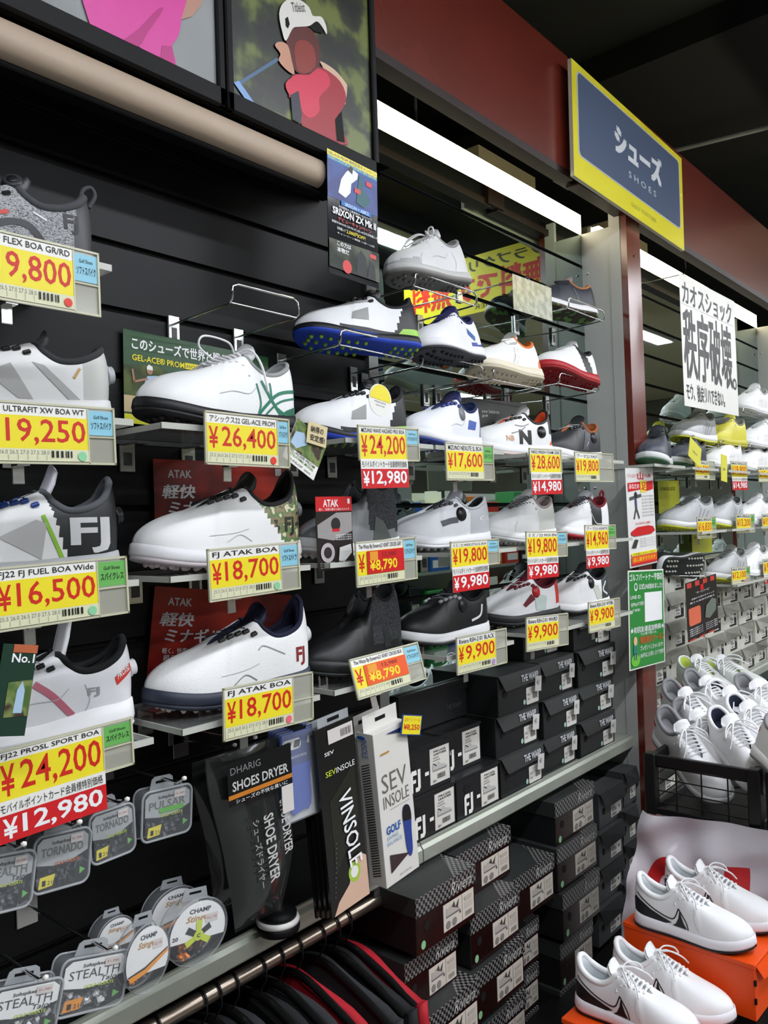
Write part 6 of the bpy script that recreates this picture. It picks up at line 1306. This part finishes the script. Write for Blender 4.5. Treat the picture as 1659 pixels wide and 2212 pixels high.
# ------------------------------------------------------------------ third bay, basket of shoes, shoes on orange boxes
SPEC2 = dict(
 tdark=dict(upper='3a3e48', toe='4c505c', lin='1c1d20', tongue='30343c', mid='e0e2e0', out='3a6a4a', closure='lace', lace='2a2c30', bow=False, spikes=False, region=lambda x, z, y: 'toe' if x > .7 else None, decals=[dict(polys=[[(.44, .07), (.38, .07), (.38, .085), (.44, .085)]], mat='2a8a6a', name='green_mark')]),
 twhite=dict(upper='eeeeec', lin='b4b4b2', mid='f0f0f0', out='dcdcda', closure='lace', lace='e4e4e4', bow=False, decals=SEAMS),
 tgrey=dict(upper='b8babb', lin='8a8c8c', mid='f0f0ec', out='d6d83a', closure='lace', lace='9a9c9c', bow=False, heel='c4c6c6', decals=[dict(strokes=[([(.50, .034), (.42, .06), (.36, .085)], .005), ([(.42, .034), (.34, .06), (.28, .08)], .005), ([(.34, .034), (.26, .055), (.2, .075)], .005)], mat='9a9c9e', name='side_stripes')]),
 tyellow=dict(upper='d8d040', toe='e4dc4a', lin='8a8a80', mid='c8c23a', out='b8b43a', closure='lace', lace='8a8a88', bow=False),
 bred=dict(upper='f0f0f0', lin='8e8e90', mid='f4f4f4', out='6a6a6e', closure='lace', heel='b01a2a', left=True, rim=.006, region=lambda x, z, y: 'heel' if x < .03 and z < .06 else None, decals=[dict(polys=[[(.10, .088), (.03, .092), (.03, .078), (.09, .076)]], mat='d8303a', name='red_tab')]),
 bnavy=dict(upper='f2f2f4', lin='1f2438', mid='f4f4f4', out='d8d8dc', closure='lace', left=True, rim=.006, rim_mat='upper', decals=[dict(polys=[[(.10, .060), (.05, .060), (.05, .085), (.10, .085)]], mat='2a3048', name='navy_tab')]),
 bmesh=dict(upper='d2d4d2', lin='a8b84a', mid='ecece8', out='d0d0cc', closure='lace', left=True, rim_mat='upper', lace='e4e4e4'),
 nike=dict(upper='f6f6f6', lin='c8ced0', tongue='f4f4f4', mid='f2eef2', out='1c1a1e', closure='lace', left=True, spikes=False, mid_h=.024, out_h=.007, rim=.0075, rim_mat='upper', heel_tab=.006, lace_r=.0032,
   decals=[dict(polys=[[(-.02, .034), (-.02, .066), (.03, .082), (.09, .074), (.17, .060), (.28, .047), (.36, .040), (.30, .034)], [(.365, .034), (.395, .041), (.418, .056), (.432, .080), (.445, .062), (.468, .046), (.495, .034)]], mat='1b191c', name='swash'), dict(strokes=[([(.045, .092), (.10, .080), (.20, .063), (.31, .051), (.38, .053), (.42, .080)], .0032), ([(.42, .080), (.455, .066), (.49, .050), (.505, .034)], .0032)], mat='2c2a2e', name='swash_outline'), dict(strokes=[([(.55, .088), (.56, .060), (.60, .040)], .0012)], mat='d0d2d4', name='seam')]),
)
def putw(root, hu, hv, w, tu, tv, near=True, roll=0.0, s=1.0):
    return put(root, hu, hv, tu, tv, (atd(hu, hv, w)-CAM).y, near, s, roll)
PROT = {}
def inst(spec, label, group=None, specs=None):
    if spec not in PROT:
        PROT[spec] = make_shoe('golf_shoe', label, (specs or SPEC2)[spec], group); return PROT[spec]
    p = PROT[spec]; c = copy_tree(p, M=Matrix.Identity(4), label=label, group=group); return c
def make_third():
    g = None
    for sp, lb, how in (
        ('twhite', 'white laced shoe on the top rack right of the large poster', ('lay', 1650, 1592, 1.16, 1.95)),
        ('twhite', 'white laced shoe on the top rack cropped by the right edge', ('lay', 1715, 1655, 1.16, 1.96)),
        ('tgrey', 'grey laced shoe on the rack below the large poster', ('lay', 1535, 1462, 1.19, 1.78)),
        ('tyellow', 'yellow laced shoe on the rack below the large poster', ('lay', 1602, 1525, 1.17, 1.78)),
        ('twhite', 'white laced shoe on the rack right below the poster corner', ('lay', 1672, 1600, 1.14, 1.79)),
        ('tdark', 'dark grey laced shoe beside the pilaster, left of its pair', ('lay', 1432, 1398, 1.20, 1.672)),
        ('tdark', 'dark grey laced shoe with a yellow tag, right of its pair', ('lay', 1512, 1452, 1.19, 1.672)),
        ('twhite', 'white laced shoe right of the dark pair', ('lay', 1592, 1522, 1.17, 1.672)),
        ('twhite', 'white laced shoe second right of the dark pair', ('lay', 1652, 1590, 1.17, 1.672)),
        ('tgrey', 'pale grey laced shoe with yellow sole right of the white flyer', ('lay', 1534, 1432, 1.18, 1.425)),
        ('tgrey', 'pale grey laced shoe, middle one right of the white flyer', ('lay', 1594, 1528, 1.18, 1.425)),
        ('twhite', 'white laced shoe, far one right of the white flyer', ('lay', 1660, 1590, 1.16, 1.425)),
        ('tgrey', 'pale grey laced shoe with yellow sole above the black hang card', ('lay', 1604, 1530, 1.18, 1.19)),
        ('twhite', 'white laced shoe above the pale boxes', ('lay', 1650, 1588, 1.17, 1.19)),
        ('twhite', 'white laced shoe above the pale boxes cropped by the right edge', ('lay', 1712, 1648, 1.17, 1.19))):
        r = inst(sp, lb, 'golf shoes beyond the pilaster'); lay(r, how[1], how[2], how[3], how[4], True); bpy.context.view_layer.update()
        (shelf_for if how[4] < 1.7 else (lambda r_, z_, l_: rack(*sorted((r_.matrix_world.translation.x, (r_.matrix_world @ Vector((r_['L'], 0, 0))).x)), z_-.012, l_)))(r, how[4], ('acrylic shelf under the ' if how[4] < 1.7 else 'chrome wire rack under the ')+lb.replace(' laced shoe', ' shoe'))
    # a shoe turned to show its spiked sole
    r = make_shoe('golf_shoe', 'black soled shoe turned to show its clear spikes below the green poster row', dict(SPEC['rblack'], out='1c1e1c', cleat='b8bcae'), 'golf shoes beyond the pilaster')
    P = at(1440, 1225, 1.22); Q = at(1532, 1222, 1.16); M = shoe_pose(P, P+(Q-P).normalized()*.3, up=Vector((0, -.95, -.3))); M = shoe_pose(P, P+(Q-P).normalized()*.3, up=Vector((0, .97, .25))); r.matrix_world = M
    for lb, tl, tr, bl, pr, kw in (
        ('small price tag below the white shoe right of the dark pair', (1503, 996), (1532, 998), (1503, 1034), '¥16,500', dict(slip=None, ext=.45)),
        ('small price tag with red strip in the third bay', (1580, 998), (1612, 1000), (1581, 1030), '¥19,800', dict(slip=None, ext=.05, sale='¥14,980', sale_h=.9, stock=False)),
        ('small price tag cropped by the right edge, upper row', (1640, 1010), (1672, 1010), (1640, 1040), '¥15,400', dict(slip=None, ext=.3)),
        ('small price tag before the pale grey yellow soled shoe', (1508, 1119), (1538, 1118), (1508, 1162), '¥16,830', dict(slip='g', ext=.32)),
        ('small price tag with green slip below the far white shoe', (1592, 1112), (1622, 1112), (1592, 1150), '¥13,200', dict(slip='g', ext=.3)),
        ('small price tag cropped by the right edge, middle row', (1648, 1112), (1680, 1110), (1648, 1145), '¥15,400', dict(slip=None, ext=.3)),
        ('small price tag with green slip above the pale boxes', (1582, 1228), (1612, 1225), (1582, 1262), '¥12,100', dict(slip='g', ext=.3, dot='e86aa0')),
        ('small price tag with red strip above the pale boxes at the right edge', (1650, 1210), (1682, 1205), (1650, 1240), '¥9,900', dict(slip=None, ext=.1, sale='¥7,980', stock=False))):
        price_tag(lb, tl, tr, bl, 'MENS SPIKELESS', pr, yd=1.12, **kw)
    YC = mat('card_lime', 'cfd23a', rough=.4)
    for lb, tl, tr, bl, yd in (('lime yellow backing card right of the white flyer', (1416, 1038), (1462, 1038), (1424, 1110), 1.32), ('lime yellow backing card behind the shoes of the lowest shelf', (1494, 1150), (1537, 1150), (1496, 1195), 1.32)):
        c, done = flat_card('backing_card', lb, 'poster', tl, tr, bl, yd, YC); c.t('SPIKELESS', .1, .7, .8, .8, KTX, 0); done()
    for lb, tl, tr, bl, yd in (('pale yellow swing tag on the dark laced shoe', (1483, 934), (1508, 962), (1487, 984), 1.10), ('narrow yellow swing tag hanging on a white shoe in the third bay', (1557, 980), (1570, 985), (1558, 1038), 1.10)):
        c, done = flat_card('swing_tag', lb, 'tag', tl, tr, bl, yd, mat('tag_yellow', 'e0dc50', rough=.4)); c.t('NEW', .3, .4, .7, .5, GTX, 0); done()
    # pale boxes
    p = box_grey('c6c6ba', False); k = 0; x0 = XP1+.05; Wd = .222; hh = .112; y0 = 1.222
    for ci in range(8):
        rows = 4 if ci < 1 else 5
        for r in range(rows):
            rn = random.Random(ci*9+r); off = rn.uniform(0, .02)
            setbox(p, k > 0, 'pale grey flapped shoebox beyond the pilaster, %s row, %s from the pilaster' % (['bottom', 'second', 'third', 'fourth', 'top'][r], ORDN[ci]), x0+ci*Wd+rn.uniform(0, .006), .7315+r*(hh+.001), x0+(ci+1)*Wd-.004, .7315+r*(hh+.001)+hh, -.112+off, 'pale grey shoeboxes'); k += 1
    p = box_grey('55564f', True); k = 0
    for ci in range(6):
        for r in range(5):
            setbox(p, k > 0, 'dark grey shoebox under the far shelf, %s row from below, %s from the pilaster' % (ORDN[r], ORDN[ci]), x0+ci*Wd+.002, .102+r*.113, x0+(ci+1)*Wd-.004, .102+r*.113+.112, y0-DW, 'dark grey shoeboxes under the far shelf'); k += 1
def crate(label, o, x, wid, dep, hgt):
    M = frame(o, x, (0, 0, 1)); y = M.col[1].to_3d(); M = Matrix((M.col[0].to_3d(), -M.col[2].to_3d(), Vector((0, 0, 1)))).transposed().to_4x4(); M.translation = Vector(o)
    t = thing('crate', label, 'crate', M, 'black mesh crates'); PK_ = mat('crate_black', '131313', rough=.35); r = .011
    b = MB()
    for z0, z1 in ((0, .018), (hgt-.030, hgt)):
        b.box(0, -.006, z0, wid, .010, z1, PK_, bev=.002); b.box(0, dep-.010, z0, wid, dep+.006, z1, PK_, bev=.002); b.box(-.006, 0, z0, .010, dep, z1, PK_, bev=.002); b.box(wid-.010, 0, z0, wid+.006, dep, z1, PK_, bev=.002)
    for xx in (0, wid):
        for yy in (0, dep): b.box(xx-.016, yy-.016, 0, xx+.016, yy+.016, hgt+.004, PK_, bev=.003)
    b.build('frame', t)
    b = MB()
    for k in range(1, 4):
        b.tube([(wid*k/4, 0, .01), (wid*k/4, 0, hgt-.01)], .0022, PK_, 5); b.tube([(wid*k/4, dep, .01), (wid*k/4, dep, hgt-.01)], .0022, PK_, 5)
    for k in range(1, 5):
        b.tube([(0, 0, hgt*k/5), (wid, 0, hgt*k/5)], .0018, PK_, 5); b.tube([(0, 0, hgt*k/5), (0, dep, hgt*k/5)], .0018, PK_, 5); b.tube([(wid, 0, hgt*k/5), (wid, dep, hgt*k/5)], .0018, PK_, 5)
    b.build('mesh_sides', t)
    b = MB(); b.box(0, 0, 0, wid, dep, .006, PK_); b.build('bottom', t); return t
def make_front():
    # crate pile
    P1 = atd(1406, 1628, 2.28); zt = P1.z; P2 = atz(1630, 1664, zt); d = (P2-P1); wd_ = d.length; d.z = 0; hg = .165
    o = Vector((P1.x, P1.y, zt-hg)); dn = d.normalized(); nb = Vector((-dn.y, dn.x, 0))
    crate('black mesh crate heaped with white shoes in front of the pilaster', o, dn, wd_, .42, hg)
    crate('black mesh crate cropped by the right edge', o+dn*(wd_+.045), dn, wd_, .42, hg)
    t = thing('display_stand', 'dark display stand under the black crates', 'stand', (o.x, o.y, 0)); b = MB(); Ms = Matrix((dn, nb, Vector((0, 0, 1)))).transposed().to_4x4()
    b.box(.02, .05, 0, wd_*2+.05, .42, o.z-.012, BK, Ms); b.build('body', t); b = MB(); b.box(0, .03, o.z-.012, wd_*2+.06, .43, o.z, BK, Ms); b.build('top', t)
    for sp, lb, a in (
        ('bred', 'white shoe with red heel edge leaning toe down at the left of the crate', (1424, 1588, 2.47, 1568, 1748, True, .30)),
        ('bred', 'white shoe with a red tab, second of the leaning row in the crate', (1462, 1574, 2.56, 1606, 1712, True, .30)),
        ('bnavy', 'white shoe with navy lining standing in the crate', (1552, 1606, 2.40, 1682, 1732, True, .25)),
        ('bnavy', 'white shoe with navy lining behind the first navy lined one', (1588, 1574, 2.52, 1718, 1690, True, .25)),
        ('bred', 'white shoe high in the heap above the leaning row', (1440, 1536, 2.66, 1578, 1652, True, .25)),
        ('bred', 'white shoe at the back of the heap in the middle', (1484, 1516, 2.76, 1620, 1618, True, .2)),
        ('bnavy', 'white shoe in the middle of the heap right of the centre', (1540, 1540, 2.66, 1672, 1648, True, .2)),
        ('bred', 'white shoe at the right edge of the heap', (1600, 1530, 2.66, 1735, 1630, True, .2)),
        ('bmesh', 'grey mesh shoe on the far side of the heap', (1474, 1494, 2.92, 1588, 1536, True, 0)),
        ('bmesh', 'grey mesh shoe with green insole on top of the far side of the heap', (1552, 1498, 2.88, 1664, 1520, True, .3)),
        ('bred', 'white shoe in the second crate cropped by the right edge', (1640, 1640, 2.15, 1760, 1740, True, -.3))):
        r = inst(sp, lb, 'white shoes heaped in the crates'); putw(r, a[0], a[1], a[2], a[3], a[4], a[5], a[6])
    # white plastic sheet with red print in front of the stand
    TL_, TR_, BL_, BR_ = atd(1388, 1750, 2.25), atd(1700, 1802, 2.03), atd(1322, 2120, 2.20), atd(1690, 2150, 2.02)
    def sheet(u, v):                         # v from the top down
        p = (TL_*(1-u)+TR_*u)*(1-v)+(BL_*(1-u)+BR_*u)*v
        w = .020*math.sin(9*u+5*v+1.2*math.sin(7*v))*(1-u)+.014*math.sin(17*u-11*v+math.sin(9*v))*(1-u)**1.5+.006*math.sin(23*v+6*u)
        return p-nb*w
    N = 40; b = MB(); vs = [sheet(i/N, j/N) for j in range(N+1) for i in range(N+1)]; vs2 = [p+nb*.002 for p in vs]
    fs = [(j*(N+1)+i, (j+1)*(N+1)+i, (j+1)*(N+1)+i+1, j*(N+1)+i+1) for j in range(N) for i in range(N)]
    PLW = mat('white_plastic', 'd8d2d8', rough=.28, spec=.6); b.add(vs, fs, PLW, True); b.add(vs2, [f[::-1] for f in fs], PLW, True)
    RP = mat('bag_red_print', 'c42a2c', rough=.35)
    def uv(u_, v_):                          # position on the sheet of a pixel: nearest grid point
        best = min(range(len(vs)), key=lambda k: (pix(vs[k])[0]-u_)**2+(pix(vs[k])[1]-v_)**2); return (best % (N+1))/N, (best//(N+1))/N
    def patch(fn, n1, n2):
        q = [fn(i/n1, j/n2) for j in range(n2+1) for i in range(n1+1)]; q = [sheet(*a)-nb*.0015 for a in q]
        f = [(j*(n1+1)+i, (j+1)*(n1+1)+i, (j+1)*(n1+1)+i+1, j*(n1+1)+i+1) for j in range(n2) for i in range(n1)]; b.add(q, f, RP, True)
    c0 = uv(1436, 1905); c1 = uv(1390, 1905); c2 = uv(1440, 1850); ra = abs(c1[0]-c0[0]); rb = abs(c2[1]-c0[1])
    patch(lambda a, r: (c0[0]+ra*(.32+.68*r)*math.cos(2*PI*a), c0[1]+rb*(.30+.70*r)*math.sin(2*PI*a)), 40, 4)
    k0 = uv(1562, 1870); k1 = uv(1622, 1875); k2 = uv(1590, 1945)
    patch(lambda a, r: (k0[0]+(k1[0]-k0[0])*a*(1+.2*r), k0[1]+(k2[1]-k0[1])*r*1.2), 8, 8)
    tag(b.build('plastic_bag'), 'white plastic bag with red printing spread in front of the crate stand', 'bag')
    # orange boxes and the pairs on them
    OR = mat('carton_orange', 'f0500f', rough=.42); ORD = mat('carton_inside', 'b8793f', rough=.7)
    z1 = .500
    def obox(label, A, B, z, h=.125, dep=.21):
        dx = (B-A); L = dx.length; dx.normalize(); nn = Vector((-dx.y, dx.x, 0)); M = Matrix((dx, nn, Vector((0, 0, 1)))).transposed().to_4x4(); M.translation = Vector((A.x, A.y, z-h))
        t = thing('shoebox', label, 'box', M, 'orange shoeboxes'); b = MB(); b.box(.002, .002, 0, L-.002, dep-.002, h-.004, OR, bev=.001); b.build('carton', t)
        b = MB(); b.box(0, 0, h-.012, L, dep, h, OR, bev=.0015); b.add([(L+.001, .004, h-.004), (L+.001, dep-.004, h-.004), (L+.016, dep*.5, h-.040), (L+.012, .02, h-.034)], [(0, 1, 2, 3), (3, 2, 1, 0)], OR); b.build('lid', t)
        b = MB()
        for zz in (.045, .085): b.box(L-.004, -.001, zz-.006, L+.001, .004, zz+.006, BK)
        b.build('corner_slot', t); return M, L
    A, B = atz(1345, 1990, z1), atz(1631, 2086, z1); M1, L1 = obox('orange shoebox under the upper pair of white shoes with black heels', A, B, z1)
    z2 = z1-.127; A2 = atz(1212, 2198, z2); B2 = A2+(B-A); obox('orange shoebox under the lower pair at the bottom edge', A2, B2, z2)
    B3 = B+(B-A).normalized()*.0
    t = thing('display_riser', 'dark riser under the orange boxes', 'stand', (A.x, A.y, 0)); b = MB(); b.box(0, 0, 0, L1*1.0, .20, z1-.127, BK, Matrix.Rotation(math.atan2((B-A).y, (B-A).x), 4, 'Z')); b.build('body', t)
    t = thing('display_riser', 'dark riser under the lower orange box', 'stand', (A2.x, A2.y, 0)); b = MB(); b.box(0, 0, 0, L1*1.0, .20, z2-.127, BK, Matrix.Rotation(math.atan2((B-A).y, (B-A).x), 4, 'Z')); b.build('body', t)
    def stand(r, hu, hv, tu, tv, z):
        P = atz(hu, hv, z); Q = atz(tu, tv, z); s = (Q-P).length/r['L']; s = max(.90, min(1.05, s)); r.matrix_world = shoe_pose(P, P+(Q-P).normalized()*r['L']*s, s=s)
    for lb, a in (('white shoe with black heel and curved mark, near one of the upper pair', (1378, 1988, 1608, 2054, z1)), ('white shoe with black heel, far one of the upper pair', (1442, 1950, 1672, 2016, z1)), ('white shoe with black heel and curved mark, near one of the lower pair', (1250, 2170, 1482, 2252, z2)), ('white shoe with black heel, far one of the lower pair', (1330, 2132, 1562, 2212, z2))):
        stand(inst('nike', lb, 'white shoes on the orange boxes'), *a)
make_posters(); make_tags(); make_shoes(); make_boxes()
for f in ('make_merch', 'make_third', 'make_front'):
    if f in globals(): globals()[f]()
